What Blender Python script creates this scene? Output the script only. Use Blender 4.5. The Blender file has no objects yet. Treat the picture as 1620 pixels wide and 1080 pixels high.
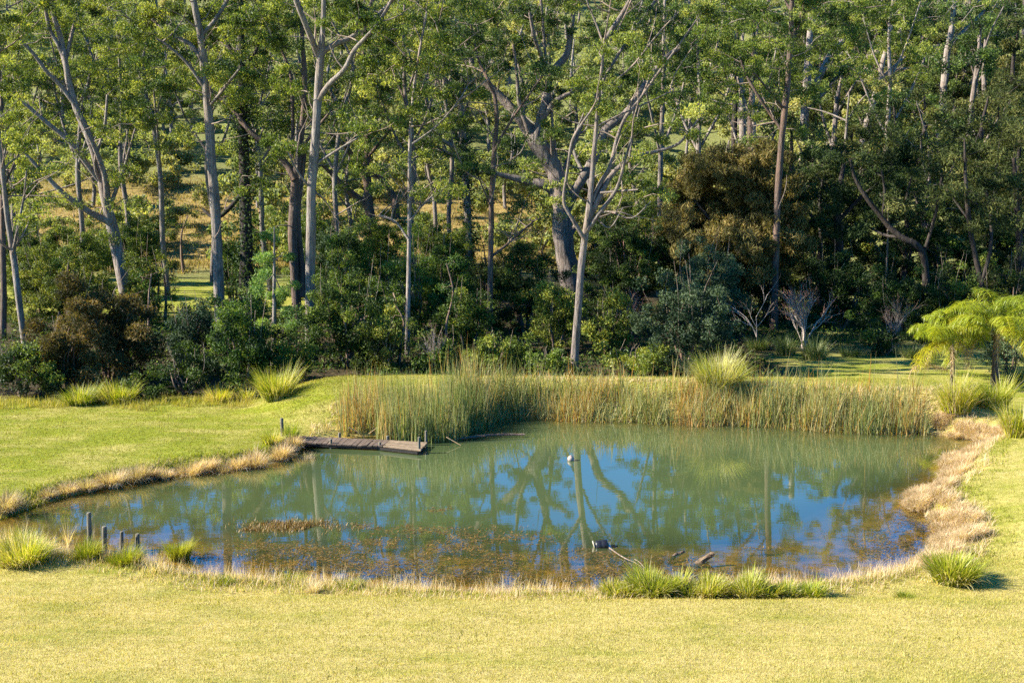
import bpy, math, random
import numpy as np

# ------------------------------------------------------------------ basics
rng = np.random.default_rng(11)
random.seed(11)
SC = bpy.context.scene
COL = SC.collection
CAMH, FPX = 9.0, 1800.0
PITCH = math.atan(300 / FPX)
CP, SP = math.cos(PITCH), math.sin(PITCH)
SUN_AZ, SUN_EL = math.radians(-95), math.radians(32)   # azimuth from +Y (view direction), clockwise; the sun stands to the left


def ray(px, py):
    u, v = (px - 810) / FPX, (540 - py) / FPX
    return np.array([u, CP + v * SP, -SP + v * CP])


def PZ(px, py, z=0.0):          # a measured picture point on the level z
    d = ray(px, py)
    t = (z - CAMH) / d[2]
    return np.array([t * d[0], t * d[1], z])


def PY(px, py, Y):              # a measured picture point at the distance Y
    d = ray(px, py)
    t = Y / d[1]
    return np.array([t * d[0], Y, CAMH + t * d[2]])


def sstep(a, b, x):
    t = np.clip((np.asarray(x, float) - a) / (b - a), 0, 1)
    return t * t * (3 - 2 * t)


def wob(x, y, s=1.0):           # cheap smooth noise -1..1
    x, y = np.asarray(x) * s, np.asarray(y) * s
    return (np.sin(1.3 * x + 2.1 * np.sin(.7 * y)) + np.sin(1.7 * y + 1.9 * np.sin(.9 * x + 1)) + .6 * np.sin(2.9 * x - 2.3 * y + 2)) / 2.6


# ------------------------------------------------------------------ mesh builder
class MB:
    def __init__(self):
        self.V, self.T, self.F, self.n = [], [], [], 0

    def add(self, v, faces, tint=0.5, mi=0):
        v = np.asarray(v, float).reshape(-1, 3)
        t = np.full(len(v), tint, float) if np.isscalar(tint) else np.asarray(tint, float)
        for f in (faces if isinstance(faces, list) else [faces]):
            f = np.asarray(f, int)
            if f.ndim == 1:
                f = f[None]
            self.F.append((f + self.n, mi))
        self.V.append(v)
        self.T.append(t)
        self.n += len(v)

    def build(self, name, mats, parent=None, loc=None, smooth=False, extra=None):
        me = bpy.data.meshes.new(name)
        V = np.concatenate(self.V) if self.V else np.zeros((0, 3))
        org = np.array(parent['org']) if parent is not None else (np.zeros(3) if loc is None else np.asarray(loc, float))
        V = V - org
        T = np.concatenate(self.T)
        me.vertices.add(len(V))
        me.vertices.foreach_set('co', V.astype(np.float32).ravel())
        loops = np.concatenate([f.ravel() for f, _ in self.F])
        sizes = np.concatenate([np.full(len(f), f.shape[1]) for f, _ in self.F])
        mi = np.concatenate([np.full(len(f), m) for f, m in self.F])
        me.loops.add(len(loops))
        me.loops.foreach_set('vertex_index', loops.astype(np.int32))
        me.polygons.add(len(sizes))
        me.polygons.foreach_set('loop_start', np.concatenate([[0], np.cumsum(sizes)[:-1]]).astype(np.int32))
        me.polygons.foreach_set('material_index', mi.astype(np.int32))
        me.polygons.foreach_set('use_smooth', np.full(len(sizes), bool(smooth)))
        a = me.attributes.new('tint', 'FLOAT', 'POINT')
        a.data.foreach_set('value', T.astype(np.float32))
        for k, arr in (extra or {}).items():
            a = me.attributes.new(k, 'FLOAT', 'POINT')
            a.data.foreach_set('value', np.asarray(arr, np.float32))
        me.update(calc_edges=True)
        for m in (mats if isinstance(mats, (list, tuple)) else [mats]):
            me.materials.append(m)
        o = bpy.data.objects.new(name, me)
        COL.objects.link(o)
        if parent is not None:
            o.parent = parent
        else:
            o.location = org
        return o


def tag(o, label=None, cat=None, group=None, kind=None):
    if label: o['label'] = label
    if cat: o['category'] = cat
    if group: o['group'] = group
    if kind: o['kind'] = kind
    return o


def thing(name, label, cat, loc, group=None):
    o = bpy.data.objects.new(name, None)
    o.empty_display_size = .2
    COL.objects.link(o)
    o.location = [float(c) for c in loc]
    o['org'] = [float(c) for c in loc]
    return tag(o, label, cat, group)


KIDS = {}


def copy_thing(o, loc, rz, sc, label=None, group=None):
    r = o.copy()
    COL.objects.link(r)
    r.location = [float(c) for c in loc]
    r.rotation_euler = (0, 0, rz)
    r.scale = sc if hasattr(sc, '__len__') else (sc, sc, sc)
    if label: r['label'] = label
    if group: r['group'] = group
    for ch in KIDS.get(o.name, ()):
        c = ch.copy()
        COL.objects.link(c)
        c.parent = r
    return r


def unit(v):
    v = np.asarray(v, float)
    return v / (np.linalg.norm(v, axis=-1, keepdims=True) + 1e-9)


def tube(mb, pts, rad, n=6, tint=.5, cap=False, mi=0, lump=0.0):
    pts = np.asarray(pts, float)
    rad = np.asarray(rad, float) if not np.isscalar(rad) else np.full(len(pts), rad, float)
    tan = unit(np.gradient(pts, axis=0))
    ref = np.array([0.31, -.9, .2]) if abs(tan[0][2]) > .8 else np.array([0, 0, 1.])
    rings = []
    u = unit(np.cross(tan[0], ref))
    a = np.arange(n) / n * 2 * math.pi
    for i in range(len(pts)):
        u = unit(u - tan[i] * np.dot(u, tan[i]))
        w = np.cross(tan[i], u)
        rr = rad[i]
        if lump:
            rr = rr * (1 + lump * np.sin(2 * a + i * .9) * .5 + lump * rng.normal(0, .35, n))
        rings.append(pts[i] + (np.cos(a)[:, None] * u + np.sin(a)[:, None] * w) * (rr[:, None] if lump else rr))
    v = np.concatenate(rings)
    k = np.arange(n)
    f = []
    for i in range(len(pts) - 1):
        f.append(np.stack([i * n + k, i * n + (k + 1) % n, (i + 1) * n + (k + 1) % n, (i + 1) * n + k], 1))
    fs = [np.concatenate(f)]
    if cap:
        fs += [np.arange(n)[::-1], (len(pts) - 1) * n + np.arange(n)]
    mb.add(v, fs, tint, mi)


def smooth_path(pts, k=4):
    """Catmull-Rom through rows (any number of columns)."""
    p = np.asarray(pts, float)
    if len(p) < 3:
        t = np.linspace(0, 1, k + 1)[:, None]
        return p[0] * (1 - t) + p[-1] * t
    q = np.concatenate([[2 * p[0] - p[1]], p, [2 * p[-1] - p[-2]]])
    out = []
    for i in range(1, len(q) - 2):
        for j in range(k):
            t = j / k
            a, b, c, d = q[i - 1], q[i], q[i + 1], q[i + 2]
            out.append(.5 * (2 * b + (c - a) * t + (2 * a - 5 * b + 4 * c - d) * t * t + (3 * b - a - 3 * c + d) * t ** 3))
    out.append(p[-1])
    return np.array(out)


def leaves(mb, cen, L, W, droop, tint, Lvar=.35, mi=0):
    """kite-shaped leaves, one quad each"""
    n = len(cen)
    d = rng.normal(0, 1, (n, 3))
    d = unit(d)
    d[:, 2] -= droop
    d = unit(d)
    s = unit(np.cross(d, unit(rng.normal(0, 1, (n, 3)))))
    l = (L * (1 + rng.uniform(-Lvar, Lvar, n)))[:, None]
    w = (W * (1 + rng.uniform(-Lvar, Lvar, n)))[:, None]
    nn = np.cross(d, s)
    bend = nn * l * .12
    v = np.stack([cen - d * l * .5, cen + s * w * .5 + bend, cen + d * l * .5, cen - s * w * .5 + bend], 1).reshape(-1, 3)
    f = np.arange(4 * n).reshape(n, 4)
    mb.add(v, f, np.repeat(tint, 4), mi)


def blades(mb, base, az, L, th0, bend, w, tint, segs=3, mi=0, face=None):
    n = len(base)
    az, L, th0, bend, w, tint = [np.broadcast_to(np.asarray(q, float), (n,)) for q in (az, L, th0, bend, w, tint)]
    sa = (az + math.pi / 2 + rng.normal(0, .5, n)) if face is None else np.broadcast_to(face, (n,))
    side = np.stack([np.cos(sa), np.sin(sa), np.zeros(n)], 1)
    h = np.stack([np.cos(az), np.sin(az), np.zeros(n)], 1)
    p = base.copy()
    lv = []
    for k in range(segs + 1):
        ww = w * max(.06, 1 - (k / segs) ** 1.6) * .5
        lv += [p - side * ww[:, None], p + side * ww[:, None]]
        th = th0 + bend * (k + .5) / segs
        p = p + (L / segs)[:, None] * (np.sin(th)[:, None] * h + np.cos(th)[:, None] * np.array([0, 0, 1.]))
    m = 2 * (segs + 1)
    v = np.stack(lv, 1).reshape(-1, 3)
    o = (np.arange(n) * m)[:, None]
    fs = [np.concatenate([o + 2 * k, o + 2 * k + 1, o + 2 * k + 3, o + 2 * k + 2], 1) for k in range(segs)]
    mb.add(v, np.concatenate(fs), np.repeat(tint, m), mi)


# ------------------------------------------------------------------ materials
def newmat(name):
    m = bpy.data.materials.new(name)
    m.use_nodes = True
    nt = m.node_tree
    nt.nodes.clear()
    out = nt.nodes.new('ShaderNodeOutputMaterial')
    return m, nt, out


def N(nt, t, **kw):
    n = nt.nodes.new(t)
    for k, v in kw.items():
        if k in n.inputs.keys() if hasattr(n.inputs, 'keys') else False:
            n.inputs[k].default_value = v
        else:
            setattr(n, k, v)
    return n


def ramp(nt, fac, stops):
    r = nt.nodes.new('ShaderNodeValToRGB')
    e = r.color_ramp.elements
    while len(e) < len(stops):
        e.new(.5)
    for i, (p, c) in enumerate(stops):
        e[i].position = p
        e[i].color = (*c, 1)
    if fac is not None:
        nt.links.new(fac, r.inputs[0])
    return r.outputs[0]


def noise(nt, vec, scale, detail=4, rough=.55):
    n = nt.nodes.new('ShaderNodeTexNoise')
    n.inputs['Scale'].default_value = scale
    n.inputs['Detail'].default_value = detail
    n.inputs['Roughness'].default_value = rough
    if vec is not None:
        nt.links.new(vec, n.inputs['Vector'])
    return n.outputs[0]


def mapping(nt, vec, scale):
    m = nt.nodes.new('ShaderNodeMapping')
    m.inputs['Scale'].default_value = scale
    nt.links.new(vec, m.inputs['Vector'])
    return m.outputs[0]


def mix(nt, fac, a, b, mode='MIX'):
    m = nt.nodes.new('ShaderNodeMix')
    m.data_type = 'RGBA'
    m.blend_type = mode
    for s, v in ((0, fac), (6, a), (7, b)):
        if hasattr(v, 'node'):
            nt.links.new(v, m.inputs[s])
        elif s == 0:
            m.inputs[0].default_value = v
        else:
            m.inputs[s].default_value = (*v, 1)
    return m.outputs[2]


def math_n(nt, op, a, b=0.0, c=None, clamp=False):
    m = nt.nodes.new('ShaderNodeMath')
    m.operation = op
    m.use_clamp = clamp
    for i, v in enumerate((a, b) if c is None else (a, b, c)):
        if hasattr(v, 'node'):
            nt.links.new(v, m.inputs[i])
        else:
            m.inputs[i].default_value = v
    return m.outputs[0]


def attr(nt, name):
    a = nt.nodes.new('ShaderNodeAttribute')
    a.attribute_name = name
    return a.outputs['Fac']


def pos(nt):
    return nt.nodes.new('ShaderNodeNewGeometry').outputs['Position']


def texco(nt):
    return nt.nodes.new('ShaderNodeTexCoord').outputs['Object']


def bsdf(nt, color, rough=.7, spec=.3, normal=None):
    b = nt.nodes.new('ShaderNodeBsdfPrincipled')
    if hasattr(color, 'node'):
        nt.links.new(color, b.inputs['Base Color'])
    else:
        b.inputs['Base Color'].default_value = (*color, 1)
    if hasattr(rough, 'node'):
        nt.links.new(rough, b.inputs['Roughness'])
    else:
        b.inputs['Roughness'].default_value = rough
    b.inputs['Specular IOR Level'].default_value = spec
    if normal is not None:
        nt.links.new(normal, b.inputs['Normal'])
    return b


def bump(nt, h, strength=.5, dist=.02):
    b = nt.nodes.new('ShaderNodeBump')
    b.inputs['Strength'].default_value = strength
    b.inputs['Distance'].default_value = dist
    nt.links.new(h, b.inputs['Height'])
    return b.outputs[0]


def leaf_mat(name, stops, transl=.35, rough=.45, spec=.5, hue=.06):
    m, nt, out = newmat(name)
    c = ramp(nt, attr(nt, 'tint'), stops)
    oi = nt.nodes.new('ShaderNodeObjectInfo')
    hs = nt.nodes.new('ShaderNodeHueSaturation')
    nt.links.new(c, hs.inputs['Color'])
    nt.links.new(math_n(nt, 'MULTIPLY_ADD', oi.outputs['Random'], hue, .5 - hue / 2), hs.inputs['Hue'])
    nt.links.new(math_n(nt, 'MULTIPLY_ADD', oi.outputs['Random'], -.3, 1.12), hs.inputs['Value'])
    c = hs.outputs[0]
    b = bsdf(nt, c, rough, spec)
    t = nt.nodes.new('ShaderNodeBsdfTranslucent')
    tc = mix(nt, 1.0, c, (1.5, 1.45, .6), 'MULTIPLY')
    nt.links.new(tc, t.inputs['Color'])
    mx = nt.nodes.new('ShaderNodeMixShader')
    mx.inputs[0].default_value = transl
    nt.links.new(b.outputs[0], mx.inputs[1])
    nt.links.new(t.outputs[0], mx.inputs[2])
    nt.links.new(mx.outputs[0], out.inputs[0])
    return m


def bark_mat(name, base, dark, patch, patch_amt=.5, scale=1.0):
    m, nt, out = newmat(name)
    p = texco(nt)
    n1 = noise(nt, mapping(nt, p, (9 * scale, 9 * scale, 1.1 * scale)), 1.0, 5, .65)
    n2 = noise(nt, mapping(nt, p, (1.6, 1.6, .45)), 1.0, 3)
    n3 = noise(nt, mapping(nt, p, (30, 30, 5)), 1.0, 3)
    c = mix(nt, ramp(nt, n1, [(.32, (1, 1, 1)), (.62, (0, 0, 0))]), base, dark)
    c = mix(nt, math_n(nt, 'MULTIPLY', ramp(nt, n2, [(.5, (0, 0, 0)), (.66, (1, 1, 1))]), patch_amt), c, patch)
    c = mix(nt, .6, c, ramp(nt, n3, [(.3, (.25, .25, .25)), (.7, (1.3, 1.28, 1.25))]), 'MULTIPLY')
    h = math_n(nt, 'ADD', n1, math_n(nt, 'MULTIPLY', n3, .4))
    b = bsdf(nt, c, .85, .2, bump(nt, h, .9, .08))
    nt.links.new(b.outputs[0], out.inputs[0])
    return m


M = {}
# eucalypt leaves: grey-olive to fresh yellow green
M['gum'] = leaf_mat('gum_leaf', [(0, (.024, .04, .009)), (.38, (.075, .11, .018)), (.7, (.19, .23, .034)), (1, (.36, .37, .085))], .4, .5, .22, .025)
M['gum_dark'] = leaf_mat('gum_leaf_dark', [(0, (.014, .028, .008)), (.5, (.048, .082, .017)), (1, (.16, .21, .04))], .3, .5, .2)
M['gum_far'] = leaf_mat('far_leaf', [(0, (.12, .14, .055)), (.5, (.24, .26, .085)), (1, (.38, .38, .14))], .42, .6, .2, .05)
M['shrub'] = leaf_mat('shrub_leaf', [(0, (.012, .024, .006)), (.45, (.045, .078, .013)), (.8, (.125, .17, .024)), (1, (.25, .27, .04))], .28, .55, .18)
M['shrub_lime'] = leaf_mat('lime_leaf', [(0, (.04, .075, .012)), (.5, (.11, .17, .02)), (1, (.25, .28, .05))], .4, .45, .4)
M['shrub_blue'] = leaf_mat('bluegreen_leaf', [(0, (.016, .034, .016)), (.6, (.042, .072, .034)), (1, (.1, .14, .065))], .2, .6, .15)
M['feather'] = leaf_mat('feather_leaf', [(0, (.05, .11, .03)), (.5, (.11, .21, .045)), (1, (.22, .32, .07))], .35, .6, .2)
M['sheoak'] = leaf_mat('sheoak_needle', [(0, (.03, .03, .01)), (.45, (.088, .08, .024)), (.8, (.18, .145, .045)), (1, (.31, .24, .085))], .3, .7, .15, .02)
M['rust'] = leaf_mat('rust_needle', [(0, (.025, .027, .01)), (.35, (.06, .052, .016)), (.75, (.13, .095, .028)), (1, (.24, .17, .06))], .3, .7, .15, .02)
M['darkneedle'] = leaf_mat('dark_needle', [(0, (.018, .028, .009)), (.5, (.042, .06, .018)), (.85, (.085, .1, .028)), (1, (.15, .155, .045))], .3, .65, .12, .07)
M['strap'] = leaf_mat('strap_leaf', [(0, (.1, .15, .015)), (.4, (.27, .31, .02)), (.7, (.42, .38, .045)), (.85, (.5, .43, .16)), (1, (.58, .5, .3))], .42, .5, .3, .03)
M['strap_dark'] = leaf_mat('strap_leaf_dark', [(0, (.035, .06, .014)), (.5, (.1, .14, .028)), (.85, (.2, .23, .07)), (1, (.4, .36, .2))], .3, .5, .3, .03)
M['moss'] = leaf_mat('soft_grass', [(0, (.1, .14, .01)), (.5, (.24, .26, .018)), (1, (.4, .36, .05))], .4, .6, .2, .02)
M['dry'] = leaf_mat('dry_grass', [(0, (.25, .17, .08)), (.4, (.47, .35, .2)), (.75, (.6, .48, .3)), (1, (.66, .57, .42))], .4, .7, .15, .01)
M['paddock'] = leaf_mat('paddock_blade', [(0, (.1, .095, .03)), (.4, (.24, .18, .06)), (1, (.42, .32, .13))], .35, .7, .12, 0)
M['reed'] = leaf_mat('reed_stem', [(0, (.06, .1, .02)), (.3, (.16, .2, .05)), (.52, (.3, .3, .11)), (.76, (.44, .37, .17)), (.9, (.5, .3, .1)), (1, (.45, .2, .04))], .35, .5, .3, .02)
M['grass'] = leaf_mat('lawn_blade', [(0, (.15, .16, .012)), (.4, (.285, .272, .028)), (.7, (.42, .342, .076)), (1, (.52, .42, .17))], .35, .6, .2, 0)
M['grass_green'] = leaf_mat('lawn_blade_green', [(0, (.12, .18, .01)), (.6, (.25, .3, .025)), (1, (.38, .36, .07))], .35, .6, .2, 0)
M['palm'] = leaf_mat('palm_leaflet', [(0, (.06, .11, .01)), (.5, (.26, .31, .02)), (1, (.48, .42, .04))], .5, .4, .4, .02)
M['weed'] = leaf_mat('pond_weed', [(0, (.06, .042, .012)), (.5, (.17, .105, .024)), (1, (.32, .19, .05))], .2, .5, .4, .02)
M['ivy'] = leaf_mat('ivy_leaf', [(0, (.014, .028, .01)), (.6, (.03, .06, .018)), (1, (.09, .13, .02))], .25, .6, .12)
# barks
M['bark_grey'] = bark_mat('grey_bark', (.25, .215, .18), (.095, .078, .064), (.19, .13, .09), .5)
M['bark_pale'] = bark_mat('pale_bark', (.31, .265, .225), (.13, .1, .08), (.2, .135, .095), .5)
M['bark_mid'] = bark_mat('mottled_bark', (.21, .175, .15), (.075, .058, .047), (.3, .22, .16), .55)
M['bark_brown'] = bark_mat('brown_bark', (.14, .1, .078), (.05, .036, .028), (.17, .1, .065), .6)
M['bark_dark'] = bark_mat('dark_bark', (.05, .04, .033), (.017, .014, .012), (.07, .05, .04), .4)
M['bark_white'] = bark_mat('white_bark', (.46, .39, .33), (.25, .2, .16), (.38, .28, .22), .4)
M['bark_pink'] = bark_mat('pinkish_twig', (.42, .23, .17), (.22, .11, .08), (.45, .28, .22), .4)
M['twig_pale'] = bark_mat('pale_twig_bark', (.3, .235, .18), (.15, .105, .075), (.22, .16, .12), .4)
M['twig'] = bark_mat('twig_bark', (.22, .15, .1), (.1, .065, .05), (.28, .22, .17), .5)


def flat_mat(name, a, b, scale, rough=.6, spec=.3, bumps=.3, stretch=(1, 1, 1)):
    m, nt, out = newmat(name)
    p = mapping(nt, texco(nt), stretch)
    n = noise(nt, p, scale, 6, .65)
    c = ramp(nt, n, [(.3, a), (.7, b)])
    s = bsdf(nt, c, rough, spec, bump(nt, n, bumps, .02))
    nt.links.new(s.outputs[0], out.inputs[0])
    return m


def plank_mat(name, a, b):
    m, nt, out = newmat(name)
    p = texco(nt)
    n = noise(nt, p, 9, 6, .7)
    c = ramp(nt, n, [(.3, a), (.7, b)])
    c = mix(nt, 1.0, c, ramp(nt, attr(nt, 'tint'), [(0, (.45, .42, .4)), (1, (1.2, 1.15, 1.1))]), 'MULTIPLY')
    s = bsdf(nt, c, .8, .2, bump(nt, n, .4, .02))
    nt.links.new(s.outputs[0], out.inputs[0])
    return m


M['deck'] = plank_mat('weathered_plank', (.075, .056, .042), (.17, .13, .1))
M['deck_new'] = plank_mat('tan_plank', (.12, .09, .06), (.27, .21, .14))
M['post'] = flat_mat('weathered_post', (.07, .062, .045), (.2, .18, .13), 14, .85, .2, .5, (1, 1, .25))
M['beam'] = flat_mat('dark_beam', (.006, .005, .004), (.02, .016, .012), 8)
M['float_white'] = flat_mat('white_float', (.24, .185, .15), (.38, .3, .25), 9, .45, .4, .1)
M['float_black'] = flat_mat('black_plastic', (.006, .006, .007), (.015, .015, .017), 6, .35, .5, .15)
M['float_edge'] = flat_mat('pale_rim', (.25, .22, .15), (.4, .36, .27), 10)
M['log'] = flat_mat('log_wood', (.035, .022, .013), (.2, .135, .075), 9, .75, .25, .6, (3, 3, .6))
M['stone'] = flat_mat('grey_stone', (.13, .12, .1), (.3, .28, .25), 6, .85, .2, .6)
M['stone_dark'] = flat_mat('dark_stone', (.008, .008, .008), (.03, .028, .025), 6, .8, .2, .6)
M['stone_pale'] = flat_mat('pale_stone', (.2, .175, .14), (.34, .3, .25), 6, .85, .2, .5)
# ------------------------------------------------------------------ pond outline and terrain
POND_PX = [(-60, 832), (0, 822), (45, 806), (100, 787), (170, 771), (250, 754), (330, 743), (400, 735), (452, 723), (476, 708),
           (540, 694), (610, 690), (680, 692), (740, 682), (785, 664), (840, 660), (900, 664), (1000, 666), (1100, 671), (1200, 672),
           (1300, 680), (1390, 684), (1450, 684), (1500, 690), (1545, 697), (1560, 706), (1530, 716), (1498, 733), (1490, 762),
           (1436, 792), (1466, 815), (1492, 850), (1462, 882), (1400, 908), (1330, 922), (1200, 927), (1050, 936), (900, 941),
           (750, 939), (600, 933), (480, 926), (400, 920), (330, 914), (262, 904), (225, 892), (150, 882), (90, 872), (45, 864),
           (0, 859), (-60, 852), (-140, 840)]
_p = np.array([PZ(x, y)[:2] for x, y in POND_PX])
POND = smooth_path(np.concatenate([_p, _p[:1]]), 3)[:-1]
SEG_A, SEG_B = POND, np.roll(POND, -1, axis=0)


def pond_sd(x, y):
    """signed distance to the shore, positive on land"""
    P = np.stack([np.ravel(x), np.ravel(y)], 1)
    out = np.full(len(P), 1e9)
    ins = np.zeros(len(P), bool)
    for a, b in zip(SEG_A, SEG_B):
        ab = b - a
        t = np.clip(((P - a) @ ab) / (ab @ ab + 1e-12), 0, 1)
        out = np.minimum(out, np.hypot(*(P - a - t[:, None] * ab).T))
        c = (a[1] > P[:, 1]) != (b[1] > P[:, 1])
        with np.errstate(divide='ignore', invalid='ignore'):
            xi = a[0] + (P[:, 1] - a[1]) / (b[1] - a[1] + 1e-12) * ab[0]
        ins ^= c & (P[:, 0] < xi)
    return np.where(ins, -out, out).reshape(np.shape(x))


def line_dist(x, y, L):
    P = np.stack([np.ravel(x), np.ravel(y)], 1)
    out = np.full(len(P), 1e9)
    for a, b in zip(L[:-1], L[1:]):
        ab = b - a
        t = np.clip(((P - a) @ ab) / (ab @ ab), 0, 1)
        out = np.minimum(out, np.hypot(*(P - a - t[:, None] * ab).T))
    return out.reshape(np.shape(x))


CREST = np.array([PZ(552, 600, 1.1)[:2], PZ(760, 598, 1.15)[:2], PZ(950, 602, 1.1)[:2], PZ(1180, 609, .95)[:2], PZ(1440, 622, .75)[:2]])
HILL_Y = [0, 80, 92, 112, 140, 180, 230, 275, 330, 700]
HILL_Z = [0, 0, .6, 3.6, 8.5, 18.5, 34, 46, 49, 49]


def height(x, y):
    x, y = np.asarray(x, float), np.asarray(y, float)
    d = pond_sd(x, y) + .10 * wob(x, y, 2.3) * (np.abs(y - 30) < 14)
    near = sstep(34.5, 24.2, y + 1.1 * wob(x, y, .55) + .4 * wob(x, y, 1.7))
    sl = .42 - .355 * near
    zin = -np.minimum(1.3, sl * np.maximum(-d, 0))
    yy = np.maximum(y, 1)
    z = .26 * sstep(0, .75, d)
    z = z + .17 * np.maximum(0, 22.2 - y) * sstep(22.2, 20.5, y) * sstep(-20, 8, y)
    cd = line_dist(x, y, CREST)
    z = z + .78 * sstep(4.0, .7, cd) * sstep(0, 1.6, d)
    z = z + .10 * np.maximum(0, x - 9.5) * sstep(9.5, 12.5, x) * sstep(40, 30, y) * sstep(40, 20, x) * sstep(.3, 1.2, d)
    z = z - .3 * sstep(43, 52, y)
    ang = x / yy
    ye = y + 26 * sstep(.14, .42, ang) * sstep(55, 90, y)
    z = z + np.interp(ye, HILL_Y, HILL_Z) + 1.2 * wob(x, y, .045) * sstep(95, 160, y)
    z = z + .03 * wob(x, y, .8) + .012 * wob(x, y, 3.1)
    return np.where(d < 0, zin + .02 * wob(x, y, 3.0) - .0, z)


def hz(x, y):
    return float(height(np.array([x]), np.array([y]))[0])


def spaced(a, b, step, far_lo, far_hi, g=1.09):
    core = list(np.arange(a, b + 1e-6, step))
    s, v = step, b
    while v < far_hi:
        s *= g
        v += s
        core.append(v)
    s, v = step, a
    while v > far_lo:
        s *= g
        v -= s
        core.insert(0, v)
    return np.array(core)


def grid_mesh(xs, ys, Z):
    X, Y = np.meshgrid(xs, ys)
    v = np.stack([X, Y, Z], -1).reshape(-1, 3)
    nx, ny = len(xs), len(ys)
    i = np.arange(ny - 1)[:, None] * nx + np.arange(nx - 1)[None]
    f = np.stack([i, i + 1, i + nx + 1, i + nx], -1).reshape(-1, 4)
    return v, f


def is_back_lawn(x, y):
    a = sstep(62, 66, y) * sstep(84, 80, y) * sstep(-5, -9, x)
    b = sstep(10.5, 12.5, x) * sstep(52, 50, y) * sstep(40, 41, y) * sstep(32, 29, x)
    return np.maximum(a, b)


xs = spaced(-17, 17, .2, -420, 420, 1.08)
ys = spaced(15, 45, .2, -60, 760, 1.06)
X, Y = np.meshgrid(xs, ys)
Z = height(X, Y)
SD = pond_sd(X, Y)
v, f = grid_mesh(xs, ys, Z)
mb = MB()
mb.add(v, f)
front = sstep(24, 21.5, Y)
dry = .3 - .12 * sstep(-2, -6, X) * (Y > 26) + .58 * front + .25 * sstep(9, 12, X) * (Y < 36)
dry = dry + .5 * sstep(1.0, .15, np.abs(SD)) * (SD > 0)
cd = line_dist(X, Y, CREST)
dry = dry + .45 * sstep(3.2, 1.2, SD) * (SD > 0) * sstep(34, 36, Y) * sstep(.3, 1.2, cd) * sstep(-6.2, -5, X)
dry = dry + 1.2 * sstep(84, 92, Y) * sstep(150, 125, Y)
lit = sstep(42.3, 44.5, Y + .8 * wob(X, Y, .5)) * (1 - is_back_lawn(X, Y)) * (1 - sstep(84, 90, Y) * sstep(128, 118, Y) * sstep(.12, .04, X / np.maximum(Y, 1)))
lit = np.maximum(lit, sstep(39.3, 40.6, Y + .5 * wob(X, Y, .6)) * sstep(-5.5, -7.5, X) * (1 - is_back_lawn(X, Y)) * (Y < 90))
ground = None


def ground_mat():
    m, nt, out = newmat('ground_soil_and_turf')
    p = pos(nt)
    fine = noise(nt, p, 38, 3, .7)
    mid = noise(nt, p, 5.5, 5, .6)
    big = noise(nt, p, .55, 4, .55)
    sw = noise(nt, mapping(nt, p, (.5, 2.2, 1)), 1.0, 4, .55)
    g = ramp(nt, mid, [(.3, (.13, .165, .012)), (.7, (.235, .25, .024))])
    d = ramp(nt, mid, [(.3, (.325, .275, .072)), (.7, (.465, .38, .15))])
    t = math_n(nt, 'ADD', attr(nt, 'dry'), math_n(nt, 'MULTIPLY_ADD', math_n(nt, 'ADD', big, sw), 1.7, -1.7), clamp=True)
    c = mix(nt, t, g, d)
    c = mix(nt, .75, c, ramp(nt, fine, [(.3, (.55, .52, .45)), (.68, (1.25, 1.22, 1.15))]), 'MULTIPLY')
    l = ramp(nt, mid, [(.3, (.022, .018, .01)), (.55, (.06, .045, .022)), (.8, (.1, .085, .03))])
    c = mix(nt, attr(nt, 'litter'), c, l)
    mud = ramp(nt, noise(nt, p, 2.2, 6, .7), [(.32, (.12, .09, .025)), (.48, (.34, .22, .045)), (.62, (.55, .33, .045)), (.8, (.36, .26, .07))])
    c = mix(nt, attr(nt, 'mud'), c, mud)
    scr = ramp(nt, mid, [(.3, (.06, .065, .022)), (.5, (.13, .14, .045)), (.75, (.24, .23, .085))])
    c = mix(nt, attr(nt, 'scrub'), c, scr)
    gold = ramp(nt, noise(nt, p, 1.1, 5, .65), [(.3, (.12, .09, .028)), (.5, (.23, .16, .05)), (.7, (.32, .24, .085))])
    c = mix(nt, attr(nt, 'gold'), c, gold)
    b = bsdf(nt, c, .95, .1, bump(nt, math_n(nt, 'ADD', fine, math_n(nt, 'MULTIPLY', mid, .8)), .7, .05))
    nt.links.new(b.outputs[0], out.inputs[0])
    return m


ground = mb.build('ground', ground_mat(), smooth=True, extra={
    'scrub': np.clip(sstep(74, 88, Y + 30 * sstep(.1, .3, X / np.maximum(Y, 1))), 0, 1).ravel(), 'gold': (sstep(83, 90, Y) * sstep(132, 116, Y) * sstep(.12, .04, X / np.maximum(Y, 1))).ravel(),
    'dry': np.clip(dry, 0, 1.6).ravel(), 'litter': np.clip(lit, 0, 1).ravel(), 'mud': sstep(.22, -.05, SD + .12 * wob(X, Y, 2.7)).ravel()})
tag(ground, 'mown yellow green lawns round the pond, forest floor and dry hillside paddock behind', kind='structure')

# ------------------------------------------------------------------ water
wx, wy = np.arange(POND[:, 0].min() - 1, POND[:, 0].max() + 1, .2), np.arange(POND[:, 1].min() - 1, POND[:, 1].max() + 1, .2)
WX, WY = np.meshgrid(wx, wy)
wsd = pond_sd(WX, WY)
v, f = grid_mesh(wx, wy, np.zeros_like(WX))
keep = (wsd.ravel()[f] < .45).any(1)
mb = MB()
mb.add(v, f[keep])
depth = np.maximum(0, -height(WX, WY))


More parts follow.
